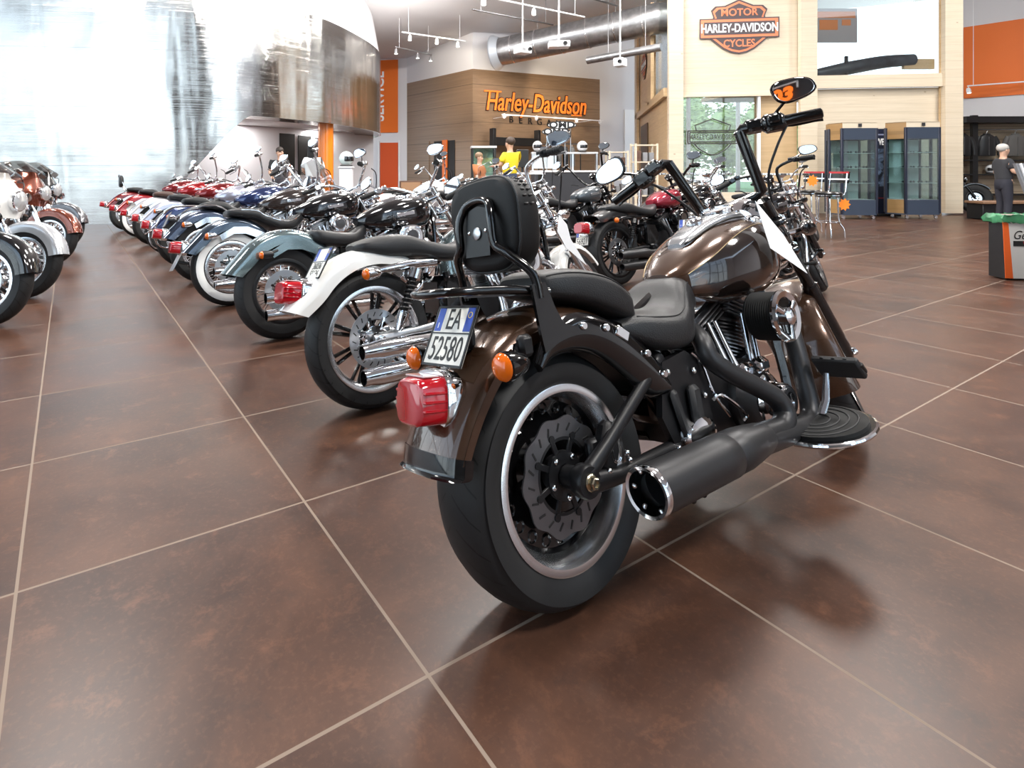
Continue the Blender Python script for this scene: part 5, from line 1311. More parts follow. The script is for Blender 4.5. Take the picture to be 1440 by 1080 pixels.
def bar_table(label, x, y, r=.42, h=1.10):
    rt = root('bar_table', label, 'bar table', Matrix.Translation((x, y, 0)))
    MB().lathe([(0, h-.03), (r-.01, h-.03), (r, h-.022), (r, h-.006), (r-.01, h), (0, h)], axis=(0, 0, 1), n=48).build('table_top', mat('table_laminate', (.72, .72, .74), .15, .3), rt)
    MB().lathe([(r-.004, h-.032), (r+.006, h-.03), (r+.006, h-.002), (r-.004, h)], axis=(0, 0, 1), n=48, loop=True).build('table_edge', CHROME, rt)
    MB().lathe([(0, .03), (.045, .03), (.036, .08), (.036, h-.08), (.10, h-.032), (0, h-.032)], axis=(0, 0, 1), n=20).build('column', CHROME, rt)
    MB().lathe([(0, 0), (.27, 0), (.27, .012), (.20, .03), (.05, .05), (0, .05)], axis=(0, 0, 1), n=36).build('base', CHROME, rt)
    return rt
def star_tag(label, p, r=.11):
    pts = [((r if k % 2 == 0 else r*.68)*math.cos(PI*k/9), (r if k % 2 == 0 else r*.68)*math.sin(PI*k/9)) for k in range(18)]
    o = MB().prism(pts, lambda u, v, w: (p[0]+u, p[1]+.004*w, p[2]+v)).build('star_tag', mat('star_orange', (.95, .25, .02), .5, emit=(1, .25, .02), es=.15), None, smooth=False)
    return tag(o, label, 'paper star')
def helmet(label, p, rz, m, group=None, r=.135):
    rt = root('helmet', label, 'helmet', Matrix.Translation(p) @ Matrix.Rotation(rz, 4, 'Z'), group)
    b = MB(); rings = []
    for i in range(15):
        a = -.95+(PI/2+.95)*i/14; q = max(math.cos(a), 1e-3)
        rings.append([Vector((r*1.12*q*math.cos(2*PI*j/28), r*.92*q*math.sin(2*PI*j/28), r*1.02+r*1.05*math.sin(a)*(1 if a > 0 else .9))) for j in range(28)])
    b.loft(rings); b.build('shell', m, rt)
    vr = [[Vector((r*1.145*math.cos(t)*math.cos(a), r*.95*math.sin(t)*math.cos(a), r*1.02+r*1.06*math.sin(a)*.95)) for t in [R_(-62+124*j/14) for j in range(15)]] for a in (-.32, -.1, .12, .34)]
    MB().loft(vr, cap=False, closed=False).build('visor', mat('visor_dark', (.01, .01, .012), .08, 0, 1.), rt)
    MB().tube([(r*math.cos(t)*.86, r*math.sin(t)*.72, .022) for t in [2*PI*j/24 for j in range(24)]], .012, n=8, closed=True).build('rim', BK, rt)
    return rt
def jacket(label, M, m, group):
    rt = root('jacket', label, 'jacket', M, group)
    b = loft_body([(0, .0, 0, 0)]*0 or [(-.001, .16, .14, -.14)], 8, 1) if False else MB()
    rings = []
    for z, hw, dp in ((-.62, .24, .07), (-.58, .25, .085), (-.35, .245, .095), (-.12, .255, .10), (-.02, .23, .09), (.04, .15, .07), (.07, .085, .055)):
        rings.append([Vector((hw*math.copysign(abs(math.cos(t))**.8, math.cos(t)), dp*math.sin(t), z)) for t in [2*PI*j/24 for j in range(24)]])
    b.loft(rings); b.build('jacket_body', m, rt)
    for s in (-1, 1): MB().tube([(s*.20, 0, -.02), (s*.29, -.01, -.20), (s*.325, -.02, -.42), (s*.33, -.03, -.60)], [.075, .075, .062, .05], n=12, k=4, flat=.85).build('sleeve', m, rt)
    MB().tube([(.09*math.cos(t), .06*math.sin(t), .075) for t in [2*PI*j/20 for j in range(20)]], .018, n=8, closed=True).build('collar', m, rt)
    MB().tube([(0, 0, .06), (0, 0, .14), (.03, 0, .17), (.02, 0, .20)], .005, n=6, k=3).build('hanger_hook', STEEL, rt)
    MB().box((0, -.095, -.3), (.012, .01, .58)).build('zipper', STEEL, rt)
    return rt

def skin_body(name, joints, bones, m, parent, M=None, sub=2):
    """joints: {key: (pos, rx, ry)}; a single continuous skinned surface"""
    keys = list(joints); me = bpy.data.meshes.new(name)
    bm = bmesh.new(); sk = bm.verts.layers.skin.verify(); vs = {}
    for i, k in enumerate(keys):
        v = bm.verts.new(joints[k][0]); v[sk].radius = (joints[k][1], joints[k][2] if len(joints[k]) > 2 else joints[k][1]); v[sk].use_root = (i == 0); vs[k] = v
    for a, c in bones: bm.edges.new((vs[a], vs[c]))
    bm.to_mesh(me); bm.free()
    o = bpy.data.objects.new(name, me); COL.objects.link(o)
    md = o.modifiers.new('skin', 'SKIN'); md.use_smooth_shade = True; s = o.modifiers.new('sub', 'SUBSURF'); s.levels = s.render_levels = sub
    dg = bpy.context.evaluated_depsgraph_get(); dg.update()
    nm = bpy.data.meshes.new_from_object(o.evaluated_get(dg)); bpy.data.objects.remove(o); bpy.data.meshes.remove(me)
    nm.name = name; nm.polygons.foreach_set('use_smooth', [True]*len(nm.polygons)); nm.materials.clear(); nm.materials.append(m)
    return link(name, nm, parent, M)
def person(label, x, y, facing, h=1.75, shirt=(.1, .1, .1), trousers=(.03, .04, .07), hair=(.03, .02, .015), skin=(.55, .33, .23), long_hair=False, arms=((.30, .12), (.34, -.05)), lean=0.):
    """facing: compass heading like the motorcycles; arms: (forward reach, lift) per side"""
    s = h/1.75; th = R_(facing); M = Matrix.Translation((x, y, 0)) @ Matrix.Rotation(PI/2-th, 4, 'Z') @ Matrix.Scale(s, 4)
    rt = root('person', label, 'person', M)
    SK = mat('skin_%.2f' % skin[0], skin, .5); SH = mat('cloth_%.3f_%.3f_%.3f' % shirt, shirt, .8); TRM = mat('cloth_%.3f_%.3f_%.3f' % trousers, trousers, .8); HR = mat('hair_%.3f' % hair[0], hair, .6)
    J = dict(pelvis=((0, 0, .96), .14, .11), belly=((.01, 0, 1.10), .135, .10), chest=((.0, 0, 1.30), .15, .11), neck0=((-.01, 0, 1.46), .07, .065), neck1=((.0, 0, 1.53), .052, .052), head0=((.015, 0, 1.60), .075, .07), head1=((.012, 0, 1.68), .088, .08), head2=((.0, 0, 1.725), .06, .055), nose=((.098, 0, 1.625), .012, .012))
    B = [('pelvis', 'belly'), ('belly', 'chest'), ('chest', 'neck0'), ('neck0', 'neck1'), ('neck1', 'head0'), ('head0', 'head1'), ('head1', 'head2'), ('head0', 'nose')]
    sl = {}
    for sg, nm, (fw, up) in ((1, 'l', arms[0]), (-1, 'r', arms[1])):
        J['sh'+nm] = ((0, sg*.17, 1.40), .06); el = (fw*.25-.04, sg*.245, 1.12+up*.25); wr = (fw, sg*.22, .92+up)
        J['el'+nm] = (el, .042); J['wr'+nm] = (wr, .027); B += [('chest', 'sh'+nm), ('sh'+nm, 'el'+nm), ('el'+nm, 'wr'+nm)]
        d = (Vector(wr)-Vector(el)).normalized(); pal = Vector(wr)+d*.07; J['pa'+nm] = (tuple(pal), .030, .018); B.append(('wr'+nm, 'pa'+nm))
        for k in range(5):
            o = Vector((.0, (k-1.5)*.017, .0)) if k < 4 else Vector((.01, -sg*.035, -.0))
            a = pal+o+d*(.035 if k < 4 else -.015); e = a+d*(.04+.008*(1.5-abs(k-1.5)) if k < 4 else .03)+Vector((.004, -sg*.012, -.008))
            J['f%d%s' % (k, nm)] = (tuple(a), .009); J['t%d%s' % (k, nm)] = (tuple(e), .007); B += [('pa'+nm, 'f%d%s' % (k, nm)), ('f%d%s' % (k, nm), 't%d%s' % (k, nm))]
        sl[nm] = (el, wr)
        J['hp'+nm] = ((0, sg*.095, .90), .095); J['kn'+nm] = ((.02, sg*.10, .50), .058); J['an'+nm] = ((-.02, sg*.105, .09), .038); J['to'+nm] = ((.13, sg*.115, .035), .034, .028)
        B += [('pelvis', 'hp'+nm), ('hp'+nm, 'kn'+nm), ('kn'+nm, 'an'+nm), ('an'+nm, 'to'+nm)]
    body = skin_body('body', J, B, SK, rt)
    for sg in (-1, 1):
        MB().ell((.088, sg*.032, 1.655), (.010, .013, .008), 10, 6).build('eye', mat('eye_dark', (.03, .02, .02), .3), rt)
        MB().ell((.0, sg*.083, 1.64), (.018, .010, .030), 10, 6).build('ear', SK, rt)
    MB().ell((.083, 0, 1.575), (.010, .024, .006), 10, 6).build('mouth', mat('lips', (.35, .12, .10), .5), rt)
    K = dict(p=((0, 0, .95), .20, .16), b=((.01, 0, 1.08), .165, .13), c=((.0, 0, 1.29), .195, .15), n=((-.01, 0, 1.43), .12, .105)); KB = [('p', 'b'), ('b', 'c'), ('c', 'n')]
    for sg, nm in ((1, 'l'), (-1, 'r')):
        el, wr = sl[nm]; K['s'+nm] = ((0, sg*.175, 1.40), .10); m_ = Vector((0, sg*.175, 1.40)).lerp(Vector(el), .75); K['e'+nm] = (tuple(m_), .072); KB += [('c', 's'+nm), ('s'+nm, 'e'+nm)]
    skin_body('shirt', K, KB, SH, rt)
    tb = MB()
    tb.loft([[Vector((dx+a_*math.cos(t), b_*math.sin(t), z)) for t in [2*PI*j/24 for j in range(24)]] for z, a_, b_, dx in ((.78, .07, .10, .0), (.82, .115, .165, .0), (.90, .13, .182, .0), (.98, .128, .172, .0), (1.02, .122, .160, .005))])
    for sg in (-1, 1):
        tb.tube([(0, sg*.095, .90), (.01, sg*.098, .72), (.02, sg*.10, .50), (.0, sg*.104, .28), (-.01, sg*.106, .07)], [.098, .092, .072, .066, .062], n=16, k=3)
        MB().ell((.06, sg*.112, .045), (.14, .052, .043), 16, 8).build('shoe', BK, rt)
    tb.build('trousers', TRM, rt)
    hb = MB().ell((-.018, 0, 1.705), (.108, .098, .095), 20, 12)
    if long_hair: hb.loft([[Vector((-.045+a*math.cos(t)*.9, b_*math.sin(t), z)) for t in [2*PI*j/18 for j in range(18)]] for z, a, b_ in ((1.72, .075, .098), (1.60, .07, .105), (1.45, .06, .115), (1.32, .045, .09), (1.27, .02, .05))])
    hb.build('hair', HR, rt)
    return rt

def ceiling_things():
    # ventilation duct
    a, c = at(704, 73, 21.2), at(920, 27, 18.6); d = (c-a).normalized(); Lg = (c-a).length+2.5
    p = [(.0, 0)]; rt = root('ventilation_duct', 'large round galvanised ventilation duct under the ceiling', 'duct')
    prof = [(.46, 0), (.50, .0), (.50, Lg), (.46, Lg), (.46, .6)]
    MB().lathe(prof, o=a, axis=d, n=40, loop=True).build('duct_pipe', GALV, rt)
    MB().lathe([(.50, 0), (.62, -.25), (.64, -.25), (.66, -.20), (.52, .05)], o=a, axis=d, n=40, loop=True).build('duct_mouth', mat('pale_metal', (.62, .66, .72), .4, .3), rt)
    for k in range(9):
        MB().lathe([(.498, .9*k+.5), (.515, .9*k+.5), (.515, .9*k+.54), (.498, .9*k+.54)], o=a, axis=d, n=40, loop=True).build('duct_ring', ALU, rt)
    for k in (1, 4, 7):
        q = a+d*(.9*k+.52); MB().tube([q+Vector((0, 0, .5)), (q.x, q.y, zceil(q.x, q.y))], .01, n=6).build('duct_hanger', STEEL, rt)
    b0, b1 = at(826, 85, 18.5), at(930, 66, 17.0)
    o = MB().tube([b0, b1], .12, n=16).tube([b0+(b1-b0)*.3, (b0+(b1-b0)*.3).xy.to_3d()+Vector((0, 0, 7.2))], .01, n=6).tube([b0+(b1-b0)*.8, (b0+(b1-b0)*.8).xy.to_3d()+Vector((0, 0, 7.2))], .01, n=6).build('ceiling_pipe', GALV, None)
    tag(o, 'thin grey pipe hanging behind the big duct', 'pipe')
    # track lights
    LG = mat('spot_glow', (1, .95, .85), .4, emit=(1, .93, .82), es=12)
    def track(label, A, B, spots, m=WHITE2, grp='ceiling light tracks', up=True, dirn=(0, -.2, -1)):
        A, B = Vector(A), Vector(B); d = (B-A)
        rt = root('light_track', label, 'track light', None, grp)
        X = d.normalized(); MB().box((0, 0, 0), (d.length, .045, .04), .005).xf(frame((A+B)/2, X, (0, 0, 1))).build('rail', m, rt)
        if up:
            for t in (.1, .9): q = A+d*t; MB().tube([q, (q.x, q.y, zceil(q.x, q.y))], .008, n=6).build('hanger', m, rt)
        for t in spots:
            q = A+d*t-Vector((0, 0, .06)); D = Vector(dirn).normalized()
            s = MB().tube([q+Vector((0, 0, .05)), q-Vector((0, 0, .03))], .012, n=6).lathe([(0, -.02), (.045, -.02), (.06, .05), (.062, .15), (.054, .15), (.05, .13), (0, .13)], o=q-Vector((0, 0, .03)), axis=D, n=18).build('spot_head', m, rt)
            MB().lathe([(0, .132), (.05, .132), (.05, .136), (0, .136)], o=q-Vector((0, 0, .03)), axis=D, n=16).build('bulb', LG, s)
        return rt
    track('white light track with three lit spots near the banner', at(565, 45, 18.6), at(655, 58, 19.9), (.12, .53, .87))
    track('short dark light track beside the orange banner', at(556, 66, 19.4), at(607, 77, 20.6), (.02, .6, .97), STEEL)
    track('long white light track in front of the duct', at(668, -8, 14.9), at(822, 24, 17.2), (.07, .5))
    track('thin dark rail under the ceiling, between the white track and the duct', at(664, 13, 16.6), at(778, 35, 18.2), (), DKSTEEL)
    track('thin dark rail in front of the right end of the duct', at(826, -4, 14.4), at(868, 8, 15.2), (), DKSTEEL)
    q0, q1 = at(706, 161, 20.2), at(848, 170, 22.2)
    t = track('white light track with four spots across the wooden sign wall', q0, q1, (.02, .32, .72, .97), WHITE2, up=False, dirn=(.15, .8, .6))
    for k in (.1, .9):
        q = q0+(q1-q0)*k; MB().tube([q, q+Vector((-.55, 1.3, 0))], .012, n=6).build('wall_arm', WHITE2, t)
    track('white light track across the orange wall band', at(1360, 121, 18.6), at(1452, 114, 17.6), (.02,), WHITE2, up=True)
    # projectors
    for i, (px, py, Y, w, lab) in enumerate(((735, 70, 16.5, .42, 'white box projector hanging below the duct mouth'), (786, 63, 15.5, .56, 'flat white projector on a pole in front of the duct'), (872, 88, 16.5, .28, 'small white projector below the thin grey pipe'))):
        q = at(px, py, Y); rt = root('projector', lab, 'projector', Matrix.Translation(q) @ Matrix.Rotation(.5-.6*i, 4, 'Z'))
        MB().box((0, 0, 0), (w, .34, .24 if i != 1 else .17), .02).build('housing', WHITE2, rt)
        MB().lathe([(0, 0), (.05, 0), (.055, .05), (.04, .05), (.035, .02), (0, .02)], o=(w*.25, -.17, 0), axis=(0, -1, 0), n=18).build('lens', BK, rt)
        MB().tube([(0, 0, .1), (0, 0, zceil(q.x, q.y)-q.z)], .022, n=8).build('pole', WHITE2, rt)
        MB().box((-w*.2, -.172, -.02), (w*.3, .006, .08)).build('vent_panel', STEEL, rt)

def shop():
    # display cabinets and the poster stand between
    a = on_line(1184, (0, 13.6), (1, 13.6))
    c1, sh, zl = cabinet('blue-grey glass display cabinet nearest the bar stools', 9.66, 13.55, .78, .10, 2.27, R_(-3), False)
    c2, sh2, _ = cabinet('blue-grey glass display cabinet against the right pavilion post', 11.24, 13.65, .76, .24, 2.30, R_(-3), False)
    k = 0
    for c, nm in ((c1, 'left'), (c2, 'right')):
        M = c.matrix_world
        for s, z in enumerate(sh[:3]):
            for j in range(4):
                k += 1
                Mx = Matrix.Translation(M.translation) @ Matrix.Rotation(R_(-3), 4, 'Z') @ T(.12+.18*j, .22, z+.010)
                if k == 1: first = sunglasses('x', Mx, 'x')
                o = first if k == 1 else copy_tree(first, Mx)
                o['label'] = 'dark sunglasses in the display cabinet %s' % ('nearest the bar stools' if nm == 'left' else 'against the pavilion post'); o['group'] = 'sunglasses in the %s' % ('cabinet by the stools' if nm == 'left' else 'cabinet by the post')
    p = at(1241, 238, 14.6)
    rt = root('poster_stand', 'dark blue poster stand between the two glass cabinets', 'poster stand', Matrix.Translation((p.x, p.y, 0)))
    MB().box((0, 0, 1.13), (.72, .04, 2.14), .004).build('panel', mat('poster_navy', (.012, .016, .04), .45), rt, smooth=False)
    MB().box((0, 0, .03), (.72, .3, .06), .01).build('foot', BK, rt)
    text_mb("'VERS", .22, .002, width=.52, bold=.008).xf(frame((.0, -.026, 1.86), (1, 0, 0), (0, -1, 0))).build('poster_text', PAPER, rt, smooth=False)
    m, nt, bb, N, mth, mix, noise, mapr = nodes('poster_art'); tc = N('ShaderNodeTexCoord'); n1 = noise(tc.outputs['Object'], 4, 5, .6, 1.2); nt.links.new(mix(mapr(n1, .42, .62), (.01, .014, .03), (.22, .32, .52)), bb.inputs['Base Color'])
    MB().box((0, -.022, 1.22), (.60, .004, .95)).build('poster_picture', m, rt)
    MB().box((0, -.022, 2.05), (.34, .004, .035)).build('poster_logo', mat('poster_logo', (.25, .28, .42), .5), rt)
    MB().box((.0, -.022, .45), (.25, .004, .02)).build('poster_caption', REDV, rt)
    # tables and stools
    bar_table('round bar table beside the two red-backed stools', 6.12, 10.1)
    bar_table('round bar table left of the pavilion, behind the rear row', 3.95, 10.9, .46)
    bar_table('round bar table in front of the pavilion window', 5.25, 11.0, .44)
    stool('red and black backed bar stool nearest the camera', 6.78, 9.85, R_(200)); stool('red and black backed bar stool close beside the round table', 7.02, 10.75, R_(215))
    star_tag('orange paper star hanging from the stool leg by the cabinet', (7.02, 9.80, .57), .11); star_tag('orange paper star hanging from the bar table edge', (6.28, 9.50, .98), .10)
    # litter bin
    Mb = Matrix.Translation((6.02, 6.05, 0)) @ Matrix.Rotation(R_(-8), 4, 'Z')
    rt = root('litter_bin', 'black, orange and white litter bin with a green bag', 'litter bin', Mb)
    MB().box((.27, .11, .34), (.54, .22, .66), .006).build('bin_body', BK, rt)
    MB().add([(-.002, -.004, .02), (.07, -.004, .02), (.02, -.004, .66), (-.03, -.004, .66)]+[(x, .0, z) for x, z in ((-.002, .02), (.07, .02), (.02, .66), (-.03, .66))], [(0, 1, 2, 3), (4, 5, 6, 7), (0, 1, 5, 4), (1, 2, 6, 5), (2, 3, 7, 6), (3, 0, 4, 7)]).build('orange_strip', mat('bin_orange', (.85, .14, .02), .45), rt)
    MB().add([(.07, -.004, .02), (.54, -.004, .02), (.54, -.004, .66), (.02, -.004, .66)]+[(x, .001, z) for x, z in ((.07, .02), (.54, .02), (.54, .66), (.02, .66))], [(0, 1, 2, 3), (4, 5, 6, 7), (0, 1, 5, 4), (1, 2, 6, 5), (2, 3, 7, 6), (3, 0, 4, 7)]).build('front_panel', mat('bin_white', (.62, .61, .58), .5), rt)
    text_mb('Genuine', .13, .001, align='LEFT', shear=.35, width=.8).xf(frame((.06, -.006, .47), (1, 0, 0), (0, -1, 0))).build('bin_text', INK, rt, smooth=False)
    MB().box((.23, -.006, .385), (.32, .004, .055)).build('bin_bar', INK, rt)
    MB().lathe([(0, 0), (.075, 0), (.075, .004), (0, .004)], o=(.23, -.006, .385), axis=(0, -1, 0), n=6).build('bin_crest', REDV, rt)
    gb = MB(); ring = []
    rnd = random.Random(5)
    per = [(-.02+.58*t, -.02) for t in [i/12 for i in range(12)]]+[(.56, -.02+.26*t) for t in [i/8 for i in range(8)]]+[(.56-.58*t, .24) for t in [i/12 for i in range(12)]]+[(-.02, .24-.26*t) for t in [i/8 for i in range(8)]]
    rs = [[Vector((x+rnd.uniform(-.012, .012), y+rnd.uniform(-.012, .012), z+rnd.uniform(-.012, .012))) for x, y in [(.27+(px_-.27)*f, .11+(py_-.11)*f) for px_, py_ in per]] for z, f in ((.60, 1.03), (.65, 1.06), (.685, 1.04), (.69, .97), (.66, .93), (.60, .9))]
    gb.loft(rs, cap=False); gb.build('bin_bag', mat('bag_green', (.05, .22, .10), .4, vary=(9, .4)), rt)
    MB().box((.27, .11, .675), (.50, .19, .01), .003).build('bin_lid', mat('bin_lid', (.20, .15, .13), .6), rt)
    # leaning board at the right edge, small steel stand on the floor
    v = [(5.62, 5.55, 1.215), (6.5, 5.55, 1.235), (6.5, 5.40, .02), (5.92, 5.40, .02)]
    rt = root('display_board', 'grey slanted display board cut off by the right edge', 'board')
    MB().add(v+[(x, y+.03, z) for x, y, z in v], [(0, 1, 2, 3), (4, 5, 6, 7), (0, 1, 5, 4), (1, 2, 6, 5), (2, 3, 7, 6), (3, 0, 4, 7)]).build('board_panel', mat('board_grey', (.20, .20, .21), .5), rt, smooth=False)
    MB().tube([(5.66, 5.545, 1.215), (5.945, 5.395, .03)], .012, n=8).build('board_edge', WHITE2, rt)
    MB().tube([(6.3, 5.57, 1.0), (6.3, 5.85, .012)], .02, n=8).build('board_prop', STEEL, rt)
    rt = root('floor_stand', 'low stainless steel stand on the floor at the right edge', 'stand', Matrix.Translation((3.73, 3.35, 0)))
    MB().box((0, 0, .075), (.26, .26, .15), .008).build('stand_body', ALU, rt); MB().box((0, 0, .16), (.285, .285, .022), .006).build('stand_top', STEEL, rt)
    # clothes display on the right
    rt = root('clothes_display', 'tan slatted clothes wall with dark rails on the right', 'clothes display')
    x0 = at(1338, 200, 17.6).x
    MB().box((x0+1.7, 17.75, 1.38), (3.4, .08, 2.62)).build('slat_panel', mat('slat_tan', (.42, .32, .22), .6), rt, smooth=False)
    b = MB()
    for i in range(12): b.box((x0+1.7, 17.705, .3+.2*i), (3.4, .012, .02))
    b.build('slats', mat('slat_line', (.25, .18, .12), .6), rt)
    MB().box((x0+1.7, 17.4, 2.66), (3.4, .6, .18)).build('header', BK, rt); MB().box((x0+.45, 17.35, 1.4), (.16, .10, 2.8)).build('upright', BK, rt); MB().box((x0+2.45, 17.35, 1.0), (.10, .10, 2.0)).build('upright', BK, rt)
    MB().tube([(x0, 17.45, 2.38), (x0+3.4, 17.45, 2.38)], .018, n=8).build('hanging_rail', STEEL, rt)
    for z in (1.45, 1.02, .42): MB().box((x0+1.7, 17.5, z), (3.2, .42, .04)).build('shelf', BK, rt)
    LJ = mat('jacket_black', (.015, .015, .016), .45); GJ = mat('jacket_grey', (.10, .095, .09), .7)
    for px_, m_, lab in ((.12, LJ, 'black leather jacket hanging nearest the pavilion post'), (.86, LJ, 'black jacket hanging in the middle of the clothes wall'), (1.72, GJ, 'grey jacket hanging beside the grey-haired person'), (2.4, LJ, 'black jacket hanging at the far right of the clothes wall')):
        jacket(lab, Matrix.Translation((x0+px_, 17.38, 2.17)) @ Matrix.Rotation(R_(-8), 4, 'Z') @ Matrix.Scale(.95, 4), m_, 'jackets on the rail')
    for i, (px_, z, m_, lab) in enumerate(((1.02, 1.04, WHITE2, 'white helmet on the middle clothes wall shelf'), (1.85, 1.04, BK, 'black helmet on the middle clothes wall shelf'), (1.42, 1.04, REDV, 'red helmet on the middle clothes wall shelf'), (1.45, .44, REDV, 'red helmet on the bottom clothes wall shelf'))):
        helmet(lab, (x0+px_, 17.42, z+.002), R_(-110), m_, 'helmets on the clothes wall')
    # low display bench
    rt = root('display_bench', 'low black display bench behind the litter bin', 'bench', Matrix.Translation((at(1420, 290, 13.5).x, 13.6, 0)))
    MB().box((.2, 0, .40), (1.9, .5, .06), .01).build('bench_top', mat('bench_wood', (.25, .14, .08), .5), rt); MB().box((.2, .03, .19), (1.8, .42, .36), .01).build('bench_base', BK, rt)
    # counter, showcase, shelves and goods in the middle distance
    rt = root('showcase', 'glass showcase with black frame under the corner of the wooden wall', 'showcase', Matrix.Translation((at(664, 230, 16).x, 16, 0)))
    MB().box((.33, .25, .45), (.66, .5, .88), .01).build('plinth', BK, rt); MB().box((.33, .25, 1.80), (.70, .54, .06)).build('top', mat('case_top', (.5, .5, .5), .4), rt)
    for x in (.02, .64): MB().box((x, .02, 1.33), (.04, .04, .90)).box((x, .48, 1.33), (.04, .04, .90)).build('post', BK, rt)
    MB().box((.33, .01, 1.33), (.60, .01, .86)).build('pane', CGLASS, rt); MB().box((.33, .47, 1.33), (.60, .01, .86)).build('back', mat('case_green', (.30, .45, .32), .4, vary=(5, .6)), rt)
    rt = root('wall_shelf', 'long black shelf frame on the wooden wall behind the yellow shirt', 'shelf')
    p0, p1 = at(690, 199, 21.6), at(752, 201, 22.5)
    d = p1-p0; Mx = frame((p0+p1)/2+Vector((.05, -.28, 0)), d, (0, 0, 1))
    MB().box((0, 0, 0), (d.length, .25, .30), .01).xf(Mx).build('shelf_board', BK, rt)
    for s in (-1, 1): MB().box((s*d.length/2, 0, .1), (.12, .28, .75), .01).xf(Mx).build('bracket', BK, rt)
    # counter with goods
    cx = at(752, 215, 15.5).x; Yc = 15.5; wdt = at(848, 215, 15.5).x-cx
    rt = root('sales_counter', 'grey and white sales counter with dark front below the oval signs', 'counter', Matrix.Translation((cx, Yc, 0)))
    MB().box((wdt/2, .3, .55), (wdt, .6, 1.08), .01).build('counter_body', mat('counter_dark', (.03, .03, .035), .5), rt); MB().box((wdt/2, .3, 1.12), (wdt+.06, .66, .05), .01).build('counter_top', WHITE2, rt)
    MB().box((wdt/2, .52, 1.63), (wdt, .16, .05), .005).build('upper_shelf', mat('case_top', (.5, .5, .5), .4), rt)
    for x in (.03, wdt*.36, wdt*.62, wdt-.03): MB().box((x, .52, 1.38), (.05, .10, .47)).build('shelf_post', STEEL, rt)
    MB().box((wdt*.18, .46, 1.40), (wdt*.30, .02, .40)).build('screen_panel', mat('panel_pale', (.45, .50, .52), .4), rt)
    helmet('white helmet with centre stripe on the counter shelf', (cx+.17, Yc+.52, 1.657), R_(-90), mat('helmet_white', (.78, .78, .78), .2, 0, .8), 'helmets on the counter shelf', .15)
    helmet('white helmet with black visor on the right end of the counter shelf', (cx+wdt-.42, Yc+.52, 1.657), R_(-70), MATS['helmet_white'], 'helmets on the counter shelf', .15)
    for i in range(5):
        b = jacket('dark garment hanging over the sales counter, %s' % ('far left', 'second', 'middle', 'fourth', 'far right')[i], Matrix.Translation((cx+.50+.19*i, Yc+1.05, 1.75)) @ Matrix.Rotation(R_(80), 4, 'Z') @ Matrix.Scale(.8, 4), LJ if i % 2 else GJ, 'garments behind the counter')
    rt = root('garment_rail', 'dark rail behind the sales counter', 'rail'); MB().tube([(cx+.3, Yc+1.05, 1.90), (cx+1.5, Yc+1.05, 1.90)], .015, n=8).build('bar', BK, rt)
    for x in (.3, 1.5): MB().tube([(cx+x, Yc+1.05, 0), (cx+x, Yc+1.05, 1.90)], .015, n=8).build('leg', BK, rt)
    q = at(735, 219, 13.6); rt = root('monitor', 'black computer monitor in front of the yellow shirt', 'monitor', Matrix.Translation((q.x, 13.6, 1.1)))
    MB().box((0, 0, .33), (.28, .04, .42), .01).build('screen', BK, rt); MB().box((0, .05, .06), (.05, .05, .12)).box((0, .03, .008), (.2, .16, .016), .004).build('stand', BK, rt)
    rt = root('service_desk', 'narrow pale desk carrying the monitor', 'desk', Matrix.Translation((q.x, 13.6, 0)))
    MB().box((0, .1, 1.075), (1.0, .5, .045), .006).build('desk_top', WHITE2, rt)
    for x in (-.45, .45): MB().box((x, .1, .525), (.06, .44, 1.05)).build('desk_side', BK, rt)
    # oval signs
    for px, py, lab in ((790, 176, 'white oval sign with black letters, upper of two'), (782, 185.5, 'white oval sign with black letters, lower of two')):
        Y = 15.95 if py < 180 else 15.86; q = at(px, py, Y); rt = root('oval_sign', lab, 'sign', Matrix.Translation(q), 'oval signs above the counter')
        a, c = 20.5/FPX*Y, 5.6/FPX*Y
        def ov(f, y0, y1, m, nm): return MB().prism([(a*f*math.cos(2*PI*j/36), (c*f if f == 1 else c-(1-f)*a)*math.sin(2*PI*j/36)) for j in range(36)], lambda u, v, w: (u, y0+(y1-y0)*w, v)).build(nm, m, rt, smooth=False)
        ov(1, 0, -.02, INK, 'rim'); ov(.93, -.01, -.03, PAPER, 'face')
        text_mb('OMD', .235, .003, width=1.30, bold=.008).xf(frame((0, -.034, 0), (1, 0, 0), (0, -1, 0))).build('sign_text', INK, rt, smooth=False)
        for x in (-.25, .25): MB().tube([(x, .02, 0), (x, .02, 1.147-q.z)], .012, n=6).build('sign_post', STEEL, rt)
    # wooden shelving with goods
    rnd = random.Random(11)
